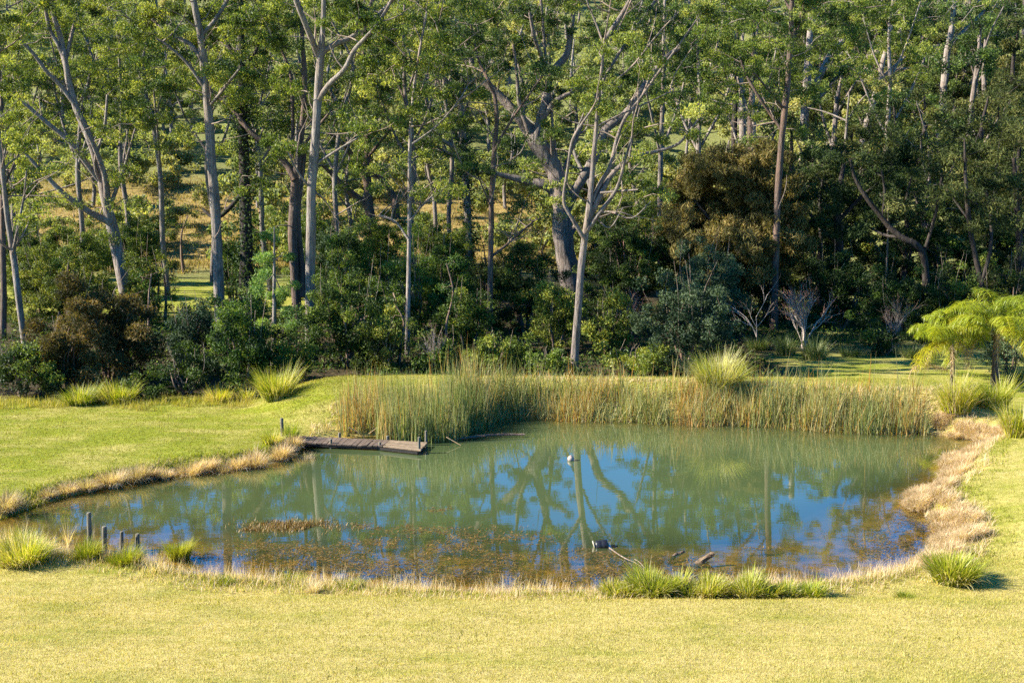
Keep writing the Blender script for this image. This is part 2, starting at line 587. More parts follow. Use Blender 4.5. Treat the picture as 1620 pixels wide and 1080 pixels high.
def water_mat():
    m, nt, out = newmat('pond_water')
    p = pos(nt)
    turb = attr(nt, 'depth')
    n = noise(nt, mapping(nt, p, (.5, 1.0, 1)), .9, 5, .6)
    # cloudiness grows with depth: 1-exp(-k*depth)
    k = math_n(nt, 'MULTIPLY', turb, -3.0)
    a = math_n(nt, 'SUBTRACT', 1.0, math_n(nt, 'POWER', 2.718, k), clamp=True)
    murk = mix(nt, n, (.058, .083, .031), (.069, .094, .034))
    dif = nt.nodes.new('ShaderNodeBsdfDiffuse')
    nt.links.new(murk, dif.inputs[0])
    tr = nt.nodes.new('ShaderNodeBsdfTransparent')
    tr.inputs[0].default_value = (.8, .74, .55, 1)
    body = nt.nodes.new('ShaderNodeMixShader')
    nt.links.new(a, body.inputs[0])
    nt.links.new(tr.outputs[0], body.inputs[1])
    nt.links.new(dif.outputs[0], body.inputs[2])
    r1 = noise(nt, mapping(nt, p, (1.0, 2.4, 1)), 2.6, 3, .5)
    r2 = noise(nt, mapping(nt, p, (.5, 1.1, 1)), .7, 2, .5)
    nrm = bump(nt, math_n(nt, 'ADD', math_n(nt, 'MULTIPLY', r1, .3), r2), .032, .05)
    gl = nt.nodes.new('ShaderNodeBsdfGlossy')
    gl.inputs['Roughness'].default_value = .008
    nt.links.new(nrm, gl.inputs['Normal'])
    geo = nt.nodes.new('ShaderNodeNewGeometry')
    dp = nt.nodes.new('ShaderNodeVectorMath')
    dp.operation = 'DOT_PRODUCT'
    nt.links.new(geo.outputs['Incoming'], dp.inputs[0])
    nt.links.new(nrm, dp.inputs[1])
    cs = math_n(nt, 'ABSOLUTE', dp.outputs['Value'])
    fres = math_n(nt, 'MULTIPLY_ADD', math_n(nt, 'POWER', math_n(nt, 'SUBTRACT', 1.0, cs, clamp=True), 5.0), .76, .24, clamp=True)
    mx = nt.nodes.new('ShaderNodeMixShader')
    nt.links.new(fres, mx.inputs[0])
    nt.links.new(body.outputs[0], mx.inputs[1])
    nt.links.new(gl.outputs[0], mx.inputs[2])
    nt.links.new(mx.outputs[0], out.inputs[0])
    return m


water = mb.build('pond_water', water_mat(), smooth=True, extra={'depth': depth.ravel()})
tag(water, 'cloudy green pond water mirroring trees and blue sky', kind='structure')
# ------------------------------------------------------------------ growing things
def px_path(pts, Y, wander=0.0, y0=0.0, yend=0.0):
    """measured points (px, py, width px) at distance Y -> rows x,y,z,r; the run leans from y0 to yend in depth"""
    out = []
    n = len(pts)
    for i, (px, py, w) in enumerate(pts):
        t = i / max(1, n - 1)
        q = PY(px, py, Y + y0 + (yend - y0) * t + rng.normal(0, wander) * (0 < i < n - 1))
        out.append([*q, .5 * w / FPX * Y])
    return np.array(out)


def grow_crown(skel, subs, wood, leaf, sub_r, nl, L, W, droop, twig_r=.03, flat=.75, tint0=.5, tvar=.3, bare=0.0, tw_mi=0):
    """joins every leaf cluster to the nearest wood with a bent twig, then fills the cluster with leaves"""
    S = np.array([q[:3] for q in skel], float)
    subs = np.asarray(subs)
    d0 = np.array([np.min(np.linalg.norm(S - s, axis=1)) for s in subs])
    nodes = list(S)
    A = np.empty((len(S) + 3 * len(subs) + 8, 3))
    A[:len(S)] = S
    m = len(S)
    cen, tin = [], []
    for i in np.argsort(d0):
        c = subs[i]
        q = A[:m]
        dd = np.linalg.norm(q - c, axis=1) + .35 * np.maximum(0, q[:, 2] - c[2] + .2)
        j = int(np.argmin(dd))
        p = q[j]
        L0 = np.linalg.norm(c - p)
        if L0 > .15:
            mid = p + (c - p) * .5 + rng.normal(0, .10 * L0, 3) + np.array([0, 0, .06 * L0])
            q3 = p + (c - p) * .8 + rng.normal(0, .05 * L0, 3)
            r0 = min(twig_r * 2.2, twig_r * (.45 + .28 * L0))
            tube(wood, np.array([p, mid, q3, c]), [r0, r0 * .7, r0 * .5, r0 * .22], 4 if r0 > .02 else 3, mi=tw_mi)
            A[m:m + 3] = [mid, q3, c]
            m += 3
        if rng.random() < bare:
            continue
        k = int(nl * rng.uniform(.6, 1.35))
        g = rng.normal(0, 1, (k, 3))
        g = unit(g) * (rng.random(k) ** .45)[:, None] * sub_r * rng.uniform(.75, 1.3) * np.array([1, 1, flat])
        cen.append(c + g)
        tin.append(np.clip(tint0 + rng.normal(0, tvar * .7) + rng.normal(0, tvar * .6, k), 0, 1))
    if cen:
        cen, tin = np.concatenate(cen), np.concatenate(tin)
        leaves(leaf, cen, L, W, droop, tin)


def ell_subs(c, a, b, h, dens, sub_r):
    n = max(2, int(dens * 1.25 * a * h / sub_r ** 2))
    q = unit(rng.normal(0, 1, (n, 3))) * (rng.random(n) ** .4)[:, None]
    q[:, 2] = np.where(q[:, 2] < -.35, -.35 + .4 * (q[:, 2] + .35), q[:, 2])
    return np.asarray(c) + q * np.array([a, b, h])


def tree(name, label, cat, Y, trunk, limbs=(), clumps=(), bark='bark_grey', leaf='gum', top=(), sub_r=.38, nl=125, L=.165, W=.052,
         droop=.8, dens=.95, tint0=.5, wk=1.0, group=None, foot=True, twig=.032, flat=.7, tvar=.3, lump=.06, ivy=None, spread=1.6, bare=0.0):
    fine = name == 'gum_tree' or name == 'ivy_clad_tree'
    if fine and sub_r > .5: sub_r = .5
    tp = px_path(trunk, Y, .12)
    tp[:, 3] *= wk
    x0, y0 = tp[0, 0], tp[0, 1]
    g = hz(x0, y0)
    if foot:
        r = tp[0, 3]
        low = np.array([[x0, y0, g - .25, r * 1.5], [x0, y0, g + .25, r * 1.18]])
        tp = np.concatenate([low, tp[tp[:, 2] > g + .7]]) if (tp[:, 2] > g + .7).any() else tp
    root = thing(name, label, cat, (x0, y0, g), group)
    wood, lf = MB(), MB()
    sp = smooth_path(tp, 4)
    big = max(6, min(14, int(sp[:, 3].max() * 30)))
    tube(wood, sp[:, :3], sp[:, 3], big, lump=lump)
    skel = [q for q in sp if q[2] > g + 2.0] or [sp[-1]]
    for lb in limbs:
        sgn = rng.choice([-1, 1]) * rng.uniform(.3, spread)
        lp = px_path(lb, Y, .1, 0, sgn)
        lp[:, 3] *= wk ** .6
        s2 = smooth_path(lp, 4)
        tube(wood, s2[:, :3], s2[:, 3], max(5, min(10, int(s2[:, 3].max() * 36))), lump=lump)
        skel += list(s2)
    subs = []
    clumps = [tuple([c[0], c[1], c[2] * 1.15, c[3] * 1.15, *c[4:]]) for c in clumps]
    for lb in limbs:
        if len(clumps) and lb[-1][1] < 310 and lb[-1][2] > 2:
            clumps.append((lb[-1][0], lb[-1][1] - 4, 32 * 55 / Y + 6, 18 * 55 / Y + 3))
    if len(clumps) and Y < 79 and name == 'gum_tree':
        anchors = [p for run in ([trunk] + list(limbs)) for p in run if -30 < p[1] < 330 and p[2] < 18]
        for _ in range(min(13, 2 * len(anchors)) if anchors else 0):
            ax, ay, _w = anchors[rng.integers(len(anchors))]
            clumps.append((ax + rng.normal(0, 40), ay + rng.normal(-6, 22), rng.uniform(16, 34) * 58 / Y, rng.uniform(7, 14) * 58 / Y, rng.uniform(.3, 3.2)))
        if Y < 67 and trunk[-1][1] < 120:          # the crown goes on above the picture: the pond mirrors it
            for _ in range(17):
                clumps.append((trunk[-1][0] + rng.normal(0, 95), rng.uniform(-190, 40), rng.uniform(24, 42), rng.uniform(12, 20)))
    for cl in clumps:
        px, py, rx, ry = cl[:4]
        c = PY(px, py, Y + (cl[4] if len(cl) > 4 else rng.uniform(-2.2, 2.2)))
        k = Y / FPX
        subs.append(ell_subs(c, rx * k, max(.9, rx * k * .9), ry * k, dens, sub_r))
    for (px, z, r, n) in top:            # crown above the picture, shades the ground and stands in the mirror
        base = np.array([PY(px, 0, Y)[0], Y, z])
        for _ in range(n):
            c = base + rng.normal(0, 1, 3) * np.array([r, r, 1.6])
            subs.append(ell_subs(c, 1.7, 1.7, .8, dens * .8, sub_r))
        tube(wood, smooth_path([sp[-1, :3], (sp[-1, :3] + base) / 2 + rng.normal(0, .3, 3), base]), .09, 6)
        skel += [np.append(base, .1), np.append((sp[-1, :3] + base) / 2, .1)]
    if fine:                              # long bare pale branchlets
        up_s = [q for q in skel if q[2] > 4.5]
        for _ in range(26 if up_s else 0):
            q = np.asarray(up_s[rng.integers(len(up_s))][:3], float)
            d = unit(np.array([rng.normal(0, .8), rng.normal(0, .5), rng.uniform(-.1, 1.1)]))
            ln = rng.uniform(1.0, 3.2)
            pts = [q]
            for _k in range(4):
                d = unit(d + rng.normal(0, .22, 3) + np.array([0, 0, .08]))
                pts.append(pts[-1] + d * ln / 4)
            sm = smooth_path(pts, 2)
            tube(wood, sm, np.linspace(rng.uniform(.022, .045), .008, len(sm)), 4, mi=1)
            skel += [np.append(p_, .02) for p_ in pts[2:]]
    if subs:
        grow_crown(skel, np.concatenate(subs), wood, lf, sub_r, nl, L, W, droop, twig, flat, tint0, tvar, bare, 1 if fine else 0)
    kids = [wood.build('trunk', [M[bark], M['twig_pale'] if fine else M[bark]], root, smooth=True)]
    if lf.n:
        kids.append(lf.build('crown', M[leaf], root))
    if ivy:
        z0, z1, rad, n = ivy
        iv = MB()
        q = sp[(sp[:, 2] > z0) & (sp[:, 2] < z1)]
        idx = rng.integers(0, len(q), n)
        h = rng.uniform(0, 1, n)
        pts = q[idx, :3] + (q[np.minimum(idx + 1, len(q) - 1), :3] - q[idx, :3]) * h[:, None]
        a = rng.uniform(0, 6.283, n)
        rr = q[idx, 3] + np.abs(rng.normal(0, rad, n)) * (1 + .5 * wob(pts[:, 2], pts[:, 2], 1.7))
        pts = pts + np.stack([np.cos(a) * rr, np.sin(a) * rr, rng.normal(0, .1, n)], 1)
        leaves(iv, pts, .16, .1, .3, np.clip(rng.normal(.45, .25, n), 0, 1))
        kids.append(iv.build('ivy', M['ivy'], root))
    KIDS[root.name] = kids
    return root


def shrub(name, label, px, Y, rx, h_px, leaf='shrub', cat='shrub', group=None, L=.115, W=.055, nl=150, sub_r=.34, droop=.25, dens=.95,
          tint0=.5, depth=None, bark='twig', base_px=None, stems=5, tvar=.32, lift=0.0, loc=None):
    """a bush of half-width rx px and height h_px px at distance Y, standing on the ground"""
    k = Y / FPX
    x = PY(px, 500, Y)[0] if loc is None else loc[0]
    g = hz(x, Y)
    root = thing(name, label, cat, (x, Y, g), group)
    a, h = rx * k, h_px * k
    b = depth or max(.7, a * .75)
    wood, lf = MB(), MB()
    skel = []
    for _ in range(stems):
        th = rng.uniform(0, 6.283)
        e = np.array([x + math.cos(th) * a * .45, Y + math.sin(th) * b * .45, g + h * rng.uniform(.5, .75)])
        s = np.array([x + math.cos(th) * .12, Y + math.sin(th) * .12, g - .1])
        mid = (s + e) / 2 + rng.normal(0, .1 * a, 3) + np.array([0, 0, .1 * h])
        pp = smooth_path([s, mid, e], 4)
        tube(wood, pp, np.linspace(.05, .018, len(pp)) * min(1.5, .5 + h / 4), 5)
        skel += list(pp)
    for _ in range(6):                     # bare sticks standing out of the leaves
        th = rng.uniform(0, 6.283)
        r_ = rng.uniform(.2, .8)
        s = np.array([x + math.cos(th) * a * r_ * .6, Y + math.sin(th) * b * r_ * .6, g + h * .3])
        e = np.array([x + math.cos(th) * a * r_, Y + math.sin(th) * b * r_, g + h * rng.uniform(.85, 1.22)])
        pp = smooth_path([s, (s + e) / 2 + rng.normal(0, .12 * a, 3), e], 3)
        tube(wood, pp, np.linspace(.018, .006, len(pp)), 4, mi=1)
    n = max(6, int(dens * 1.9 * a * h / sub_r ** 2))
    q = unit(rng.normal(0, 1, (n, 3))) * (rng.random(n) ** .33)[:, None]
    q[:, 2] += .16 * np.sin(4 * q[:, 0] + rng.uniform(0, 6)) + .12 * np.sin(7 * q[:, 0] + 5 * q[:, 1])
    q *= (1 + .26 * np.sin(3 * np.arctan2(q[:, 1], q[:, 0]) + rng.uniform(0, 6)) + .15 * np.sin(5 * q[:, 2] + 4 * q[:, 0]))[:, None]
    lo = lift
    c = np.array([x, Y, g + h * (lo + (1 - lo) * .5)])
    subs = c + q * np.array([a, b, h * (1 - lo) * .5])
    subs[:, 2] = np.maximum(subs[:, 2], height(subs[:, 0], subs[:, 1]) + .15)
    grow_crown(skel, subs, wood, lf, sub_r, nl, L, W, droop, .018, .8, tint0, tvar)
    KIDS[root.name] = [wood.build('stem', [M[bark], M['twig_pale']], root, smooth=True), lf.build('foliage', M[leaf], root)]
    return root


def bare_shrub(name, label, px, py, h_px, half_px, bark='bark_white', tip='bark_pink', n=9, cat='shrub', r0=.035, group=None, Y=None, levels=3, forks=3):
    b = PZ(px, py, 0.05) if Y is None else PY(px, py, Y)
    b[2] = hz(b[0], b[1])
    k = b[1] / FPX
    H, A = h_px * k, half_px * k
    root = thing(name, label, cat, b, group)
    wood = MB()

    def stem(p, d, ln, r, lv):
        q = [p]
        for _ in range(3):
            d = unit(d + rng.normal(0, .13, 3) + np.array([0, 0, .06]))
            q.append(q[-1] + d * ln / 3)
        rr = np.linspace(r, r * .6, 4)
        tube(wood, smooth_path(q, 2), np.interp(np.linspace(0, 3, 7), range(4), rr), 5 if lv > 1 else 3, mi=int(lv == 0))
        if lv > 0:
            for t in range(forks):
                s = q[2] if t else q[3]
                stem(s, unit(d + rng.normal(0, .38, 3)), ln * rng.uniform(.5, .8), r * .55, lv - 1)

    for i in range(n):
        th = i / n * 6.283 + rng.normal(0, .3)
        lean = rng.uniform(.1, 1.0) * A / H
        stem(b + rng.normal(0, .04, 3) * np.array([1, 1, 0]) - np.array([0, 0, .05]), unit([math.cos(th) * lean, math.sin(th) * lean, 1]), H * .42, r0 * rng.uniform(.6, 1.1), levels)
    wood.build('branches', [M[bark], M[tip]], root, smooth=True)
    return root


def tussock(name, label, px, py, w_px, h_px, mat='strap', n=420, cat='grass clump', group=None, z=None, tint=(.45, .25), blade_w=.022, stiff=.5, r0=.5,
            at=None, scale_depth=.8, droopy=1.0):
    """one clump of strap leaves; at=(x,y) puts it on the ground there, else the foot is read from the picture"""
    if at is None:
        b = PZ(px, py, .2)
        for _ in range(3):
            b = PZ(px, py, hz(b[0], b[1]) if z is None else z)
    else:
        b = np.array([at[0], at[1], hz(*at)])
    k = b[1] / FPX
    A, H = w_px * .5 * k, h_px * k
    b[2] -= .04
    rad = A * r0 * np.sqrt(rng.random(n))
    th = rng.uniform(0, 6.283, n)
    base = b + np.stack([np.cos(th) * rad, np.sin(th) * rad * scale_depth, np.zeros(n)], 1)
    out = rad / (A * r0 + 1e-6)
    az = th + rng.normal(0, .5, n)
    Ln = np.hypot(A * (1 - r0), H) * rng.uniform(.55, 1.12, n)
    flare = math.atan2(A * (1 - r0), H)
    th0 = out * flare * .55 + np.abs(rng.normal(0, .12, n))
    bend = (flare * .9 * out + rng.normal(.25, .25, n)) * (1.6 - stiff) * droopy
    mbd = MB()
    tilt = rng.normal(0, .18)
    az = az + tilt
    Ln = Ln * (1 + .16 * np.sin(2 * th + rng.uniform(0, 6.28)) * out) * (.82 + .2 * np.sin(9 * base[:, 0] + 3) * np.sin(8 * base[:, 1]))
    tt = np.clip(rng.normal(tint[0], tint[1], n) + .12 * np.sin(7 * base[:, 0] + 1) , 0, 1)
    old = rng.random(n) < .16
    tt[old] = rng.uniform(.85, 1, old.sum())
    bend = np.where(old, bend + .7, bend)
    blades(mbd, base, az, Ln, th0, bend, blade_w * rng.uniform(.6, 1.3, n), tt, 4)
    o = mbd.build(name, M[mat], loc=b)
    return tag(o, label, cat, group)
# ------------------------------------------------------------------ the named trees, read from the picture
tree('gum_tree', 'tallest straight grey-white gum trunk, forking high above the reeds', 'tree', 47.5,
     [(493, 590, 27), (491, 500, 26), (491, 430, 24), (492, 360, 23), (493, 300, 22), (499, 220, 21), (503, 150, 19), (507, 90, 18), (511, 40, 12), (514, -60, 10), (516, -170, 8)],
     [[(504, 90, 14), (492, 60, 12), (470, 5, 11), (448, -60, 9), (430, -140, 6)],
      [(507, 85, 13), (530, 70, 12), (555, 60, 11), (590, 32, 9), (640, -20, 7), (690, -80, 5)],
      [(503, 160, 12), (520, 135, 11), (545, 110, 10), (562, 78, 9), (600, 35, 7), (640, -40, 5)],
      [(497, 262, 6), (530, 240, 5), (560, 222, 4), (585, 205, 3)], [(492, 300, 5), (470, 270, 4), (455, 240, 3)]],
     [(440, 70, 40, 26), (545, 30, 38, 22), (620, 40, 36, 24), (455, 130, 30, 22), (560, 195, 36, 20), (440, 235, 26, 16), (600, 90, 30, 20), (400, 20, 40, 24)],
     'bark_grey', 'gum', top=[(480, 19.5, 3.2, 9), (640, 18.5, 3, 7)], wk=0.66)

tree('gum_tree', 'straight grey gum trunk with a slight kink, standing clear before the golden paddock', 'tree', 53,
     [(349, 545, 22), (347, 480, 21), (344, 400, 20), (340, 320, 19), (334, 250, 18), (330, 180, 17), (324, 120, 16), (318, 60, 14), (308, 10, 12), (296, -60, 10), (290, -150, 7)],
     [[(320, 95, 9), (300, 70, 8), (268, 55, 6), (240, 30, 5)], [(330, 170, 6), (355, 140, 5), (378, 110, 4)], [(316, 60, 8), (345, 25, 7), (370, -20, 6)],
      [(331, 150, 7), (296, 100, 6), (262, 70, 5), (248, 62, 4)]],
     [(335, 112, 34, 24, -.8), (262, 30, 46, 22), (215, 62, 40, 26), (370, 50, 36, 22), (285, 85, 34, 18), (170, 95, 40, 20), (210, 185, 40, 20), (150, 215, 36, 16), (285, 195, 34, 16), (390, 120, 34, 20), (420, 40, 40, 26), (255, 120, 46, 26)],
     'bark_grey', 'gum', top=[(300, 19, 3, 9)], wk=0.8)

tree('gum_tree', 'massive crooked gum with a heavy elbow limb, middle of the wood', 'tree', 66,
     [(905, 455, 40), (896, 410, 38), (890, 370, 36), (889, 340, 34), (887, 310, 33), (884, 285, 31)],
     [[(884, 290, 30), (876, 266, 31), (862, 244, 31), (846, 222, 29), (836, 205, 24), (822, 188, 18), (803, 165, 16), (780, 142, 14), (757, 122, 12), (745, 95, 9), (735, 60, 7)],
      [(848, 222, 20), (852, 200, 16), (862, 165, 15), (868, 130, 13), (880, 108, 13), (897, 85, 12), (903, 50, 9), (910, 0, 7)],
      [(852, 218, 12), (860, 188, 10), (874, 165, 9), (892, 152, 8), (902, 148, 5)],
      [(842, 222, 10), (830, 190, 9), (821, 160, 8), (818, 120, 6), (812, 70, 5)],
      [(866, 130, 8), (857, 90, 7), (846, 62, 6), (838, 20, 5)],
      [(876, 262, 11), (874, 240, 9), (872, 217, 3)],
      [(884, 316, 19), (872, 300, 17), (856, 291, 15), (838, 288, 13), (815, 282, 11), (790, 276, 9), (765, 268, 8), (725, 250, 6), (690, 232, 4)],
      [(838, 287, 8), (837, 278, 6), (838, 273, 2)],
      [(890, 345, 20), (905, 310, 18), (920, 285, 17), (940, 250, 16), (958, 205, 15), (990, 180, 14), (1010, 150, 12), (1050, 95, 9), (1085, 70, 7)],
      [(893, 430, 12), (886, 410, 12), (888, 390, 11), (903, 370, 10), (912, 355, 9)]],
     [(790, 55, 56, 30), (860, 25, 58, 24), (905, 38, 30, 18, -1), (755, 105, 44, 22), (820, 150, 34, 18), (730, 60, 44, 26), (895, 120, 30, 14), (700, 210, 34, 14),
      (805, 100, 36, 18), (1000, 120, 36, 20), (1075, 60, 40, 22), (868, 170, 22, 10), (960, 60, 44, 20), (1030, 30, 44, 22), (935, 105, 36, 16), (760, 20, 40, 22), (700, 240, 30, 12)],
     'bark_mid', 'gum_dark', top=[(850, 20, 4, 12), (1050, 18, 3.5, 8)], lump=.1, wk=0.86)

tree('gum_tree', 'slim bare-topped gum rising out of the reeds, fanning into pale spiky branches', 'tree', 44.6,
     [(908, 597, 20), (911, 540, 19), (915, 490, 18), (919, 430, 17), (925, 380, 17), (931, 340, 16), (936, 290, 13), (941, 230, 11), (946, 170, 9), (952, 110, 7), (956, 66, 5)],
     [[(932, 345, 13), (948, 312, 12), (962, 285, 11), (980, 264, 10), (1008, 247, 9), (1045, 238, 8), (1075, 226, 6), (1100, 195, 4), (1120, 170, 3)],
      [(936, 320, 10), (950, 290, 10), (966, 262, 9), (976, 220, 8), (990, 185, 7), (1010, 160, 6), (1038, 120, 5), (1075, 70, 4), (1110, 20, 3)],
      [(926, 380, 9), (905, 345, 8), (892, 318, 7), (898, 270, 6), (905, 225, 6), (918, 200, 5), (938, 172, 4)],
      [(955, 70, 5), (942, 35, 4), (928, 0, 3), (922, -30, 2)], [(956, 68, 4), (962, 30, 3), (968, -10, 2)], [(957, 72, 5), (972, 40, 4), (1000, 15, 3), (1030, -12, 2)],
      [(970, 132, 5), (1005, 100, 4), (1040, 55, 3), (1075, 18, 2)], [(944, 200, 5), (985, 180, 4), (1030, 160, 3), (1060, 145, 2)],
      [(945, 340, 5), (965, 335, 4), (1000, 345, 3), (1030, 318, 2)], [(942, 345, 4), (965, 360, 3), (985, 330, 2)], [(950, 305, 5), (985, 302, 4), (1010, 300, 3)],
      [(930, 365, 9), (948, 338, 9), (975, 300, 7), (990, 250, 5), (1000, 215, 4)]],
     [(960, 132, 54, 20, -.6), (1035, 105, 40, 20), (975, 70, 36, 20), (1060, 170, 30, 20), (1085, 205, 26, 16), (935, 238, 22, 12), (1010, 55, 36, 20), (1000, 245, 20, 10)],
     'bark_mid', 'gum', L=.15, W=.046, sub_r=.36, top=[(1010, 16.5, 2.4, 5)], wk=0.68)

tree('gum_tree', 'thin reddish gum sapling pole with a narrow crown, left of the crooked gum', 'tree', 53,
     [(774, 540, 13), (775, 480, 12), (776, 420, 11), (777, 350, 11), (778, 300, 10), (782, 240, 10), (786, 190, 9), (782, 150, 8), (770, 122, 7), (757, 95, 5), (745, 40, 4)],
     [[(778, 405, 6), (800, 388, 5), (818, 372, 5), (838, 355, 4), (850, 345, 3)], [(782, 240, 6), (800, 205, 5), (830, 160, 4), (858, 120, 3)], [(778, 330, 4), (765, 300, 3), (752, 268, 3)]],
     [(840, 338, 46, 15), (795, 325, 34, 13), (815, 225, 28, 14), (760, 70, 36, 24), (850, 110, 26, 16), (752, 262, 24, 11), (735, 150, 32, 16)],
     'bark_brown', 'gum_dark', sub_r=.36, L=.15, W=.05, wk=0.8)

tree('gum_tree', 'thin pale pole-like gum above the left end of the reed bed', 'tree', 50,
     [(645, 590, 11), (645, 540, 10), (646, 470, 10), (647, 400, 9), (648, 330, 9), (648, 260, 8), (650, 200, 7), (655, 140, 6), (664, 80, 5), (675, 20, 4)],
     [[(647, 380, 5), (625, 350, 4), (600, 340, 3)], [(648, 350, 4), (668, 325, 4), (690, 305, 3)], [(649, 230, 4), (690, 200, 3), (725, 160, 3), (740, 135, 2)]],
     [(640, 180, 40, 22), (690, 110, 44, 22), (610, 110, 38, 24), (668, 60, 40, 24), (695, 150, 34, 12), (600, 55, 40, 22), (650, 245, 26, 12)],
     'bark_pale', 'gum', sub_r=.42, L=.17, wk=0.75)

tree('gum_tree', 'leaning dark gum with white lower branches, right of the tallest trunk', 'tree', 76,
     [(607, 395, 18), (594, 372, 18), (585, 335, 17), (582, 300, 16), (580, 262, 14), (583, 215, 12), (580, 160, 10), (575, 90, 8)],
     [[(584, 330, 12), (565, 312, 11), (545, 296, 10), (528, 278, 8), (510, 262, 5)], [(582, 290, 12), (568, 262, 11), (552, 240, 10), (540, 225, 8), (520, 210, 5)],
      [(581, 250, 6), (610, 215, 5), (628, 190, 4), (650, 175, 3)], [(628, 345, 14), (622, 310, 12), (605, 285, 9), (590, 275, 7)]],
     [(560, 165, 56, 26), (600, 215, 44, 20), (545, 120, 50, 24), (610, 150, 40, 24), (520, 235, 30, 12), (640, 270, 30, 16), (590, 70, 50, 26)],
     'bark_brown', 'gum_dark', sub_r=.6, top=[(590, 19, 3, 6)], wk=0.85)

tree('gum_tree', 'forked twin-trunk gum with one long limb reaching left, beside the tallest trunk', 'tree', 60,
     [(470, 490, 15), (466, 430, 15), (463, 370, 15), (466, 310, 15), (469, 270, 14), (474, 235, 10), (480, 180, 9), (482, 120, 8), (478, 60, 6), (476, -20, 5)],
     [[(466, 285, 12), (455, 262, 11), (432, 237, 10), (404, 216, 9), (385, 195, 8), (365, 170, 6), (340, 150, 4)], [(461, 250, 7), (463, 200, 6), (462, 150, 6), (458, 110, 5), (440, 70, 4)],
      [(473, 240, 6), (492, 215, 5), (520, 180, 4)], [(478, 470, 11), (477, 420, 11), (472, 370, 10), (471, 330, 10), (478, 270, 9), (482, 230, 8)]],
     [(440, 185, 40, 24), (392, 160, 40, 22), (470, 150, 34, 24), (350, 225, 36, 18), (300, 215, 36, 18), (418, 110, 36, 22), (460, 60, 40, 26), (395, 255, 30, 14), (520, 160, 28, 18)],
     'bark_brown', 'gum', sub_r=.48, top=[(470, 18, 3, 6)])

tree('gum_tree', 'broad many-limbed gum with pale crooked branches at the left', 'tree', 64,
     [(200, 470, 30), (190, 420, 29), (180, 370, 28), (168, 320, 24), (158, 270, 21), (140, 215, 19), (122, 175, 17), (110, 135, 15), (104, 100, 13), (96, 60, 12), (84, 20, 11), (76, -40, 8)],
     [[(176, 352, 17), (150, 340, 13), (118, 320, 11), (92, 298, 10), (70, 275, 8), (42, 245, 6), (15, 210, 4)],
      [(160, 290, 12), (130, 250, 11), (105, 220, 10), (75, 195, 9), (40, 165, 7), (8, 140, 5)],
      [(118, 165, 11), (95, 135, 9), (75, 115, 8), (50, 82, 7), (28, 62, 5)],
      [(108, 125, 10), (96, 80, 9), (78, 45, 8), (70, 0, 7)], [(104, 95, 8), (112, 60, 8), (122, 20, 7), (128, -30, 5)],
      [(170, 325, 15), (166, 280, 12), (150, 235, 9), (128, 190, 7)], [(172, 330, 9), (195, 270, 7), (205, 235, 5), (215, 200, 4)],
      [(165, 300, 8), (150, 260, 7), (165, 205, 6), (170, 150, 5)]],
     [(50, 25, 60, 28), (125, 45, 50, 28), (30, 105, 50, 26), (95, 105, 36, 18), (172, 100, 50, 26), (50, 185, 46, 22), (188, 168, 52, 22), (215, 145, 40, 16), (95, 250, 42, 20),
      (185, 205, 46, 16), (100, 315, 54, 18, -1.5), (195, 280, 40, 18, -1.5), (188, 325, 44, 18, -2), (35, 260, 36, 18), (150, 385, 36, 16), (20, 320, 36, 20), (240, 235, 34, 16), (10, 60, 40, 22)],
     'bark_pale', 'gum', sub_r=.5, dens=.85, tint0=.58, top=[(80, 19.5, 3.6, 10)], wk=0.65)

tree('gum_tree', 'thin leaning gum at the left edge of the photo', 'tree', 49.5,
     [(43, 572, 14), (36, 520, 13), (28, 460, 13), (22, 410, 12), (14, 360, 11), (8, 310, 10), (2, 250, 9), (-6, 180, 8)],
     [[(20, 400, 6), (30, 350, 5), (38, 310, 4), (42, 270, 3)], [(9, 320, 6), (3, 270, 5), (12, 220, 4)]],
     [(25, 225, 34, 18), (5, 160, 40, 24), (55, 340, 30, 16), (-20, 100, 40, 30)], 'bark_grey', 'gum', sub_r=.42, top=[(-30, 17, 3, 6)], wk=0.78)

tree('gum_tree', 'straight reddish-brown pole trunk against the left edge of the photo', 'tree', 55,
     [(6, 550, 12), (6, 480, 12), (5, 400, 11), (4, 300, 11), (2, 200, 10), (0, 150, 9), (-4, 60, 8), (-8, -30, 6)],
     [[(4, 300, 5), (22, 260, 4), (38, 225, 3)]], [(-10, 40, 50, 30), (30, 140, 30, 18)], 'bark_brown', 'gum', top=[(-20, 19, 3, 6)], wk=0.8)

tree('ivy_clad_tree', 'dark trunk thickly wrapped in ivy, between the kinked grey trunk and the tallest trunk', 'tree', 61,
     [(389, 455, 22), (390, 400, 20), (388, 330, 18), (386, 250, 16), (384, 180, 14), (383, 100, 12), (381, 30, 10), (380, -50, 8)],
     [[(383, 110, 8), (360, 70, 6), (340, 20, 5)], [(384, 130, 7), (405, 80, 6), (420, 30, 5)], [(387, 300, 8), (362, 330, 8), (340, 345, 6), (320, 330, 4)]],
     [(350, 40, 44, 24), (410, 85, 40, 24), (385, 0, 50, 26), (360, 165, 24, 16), (405, 290, 26, 22)], 'bark_dark', 'gum', ivy=(0, 14, .42, 4200), top=[(390, 19, 3, 6)])

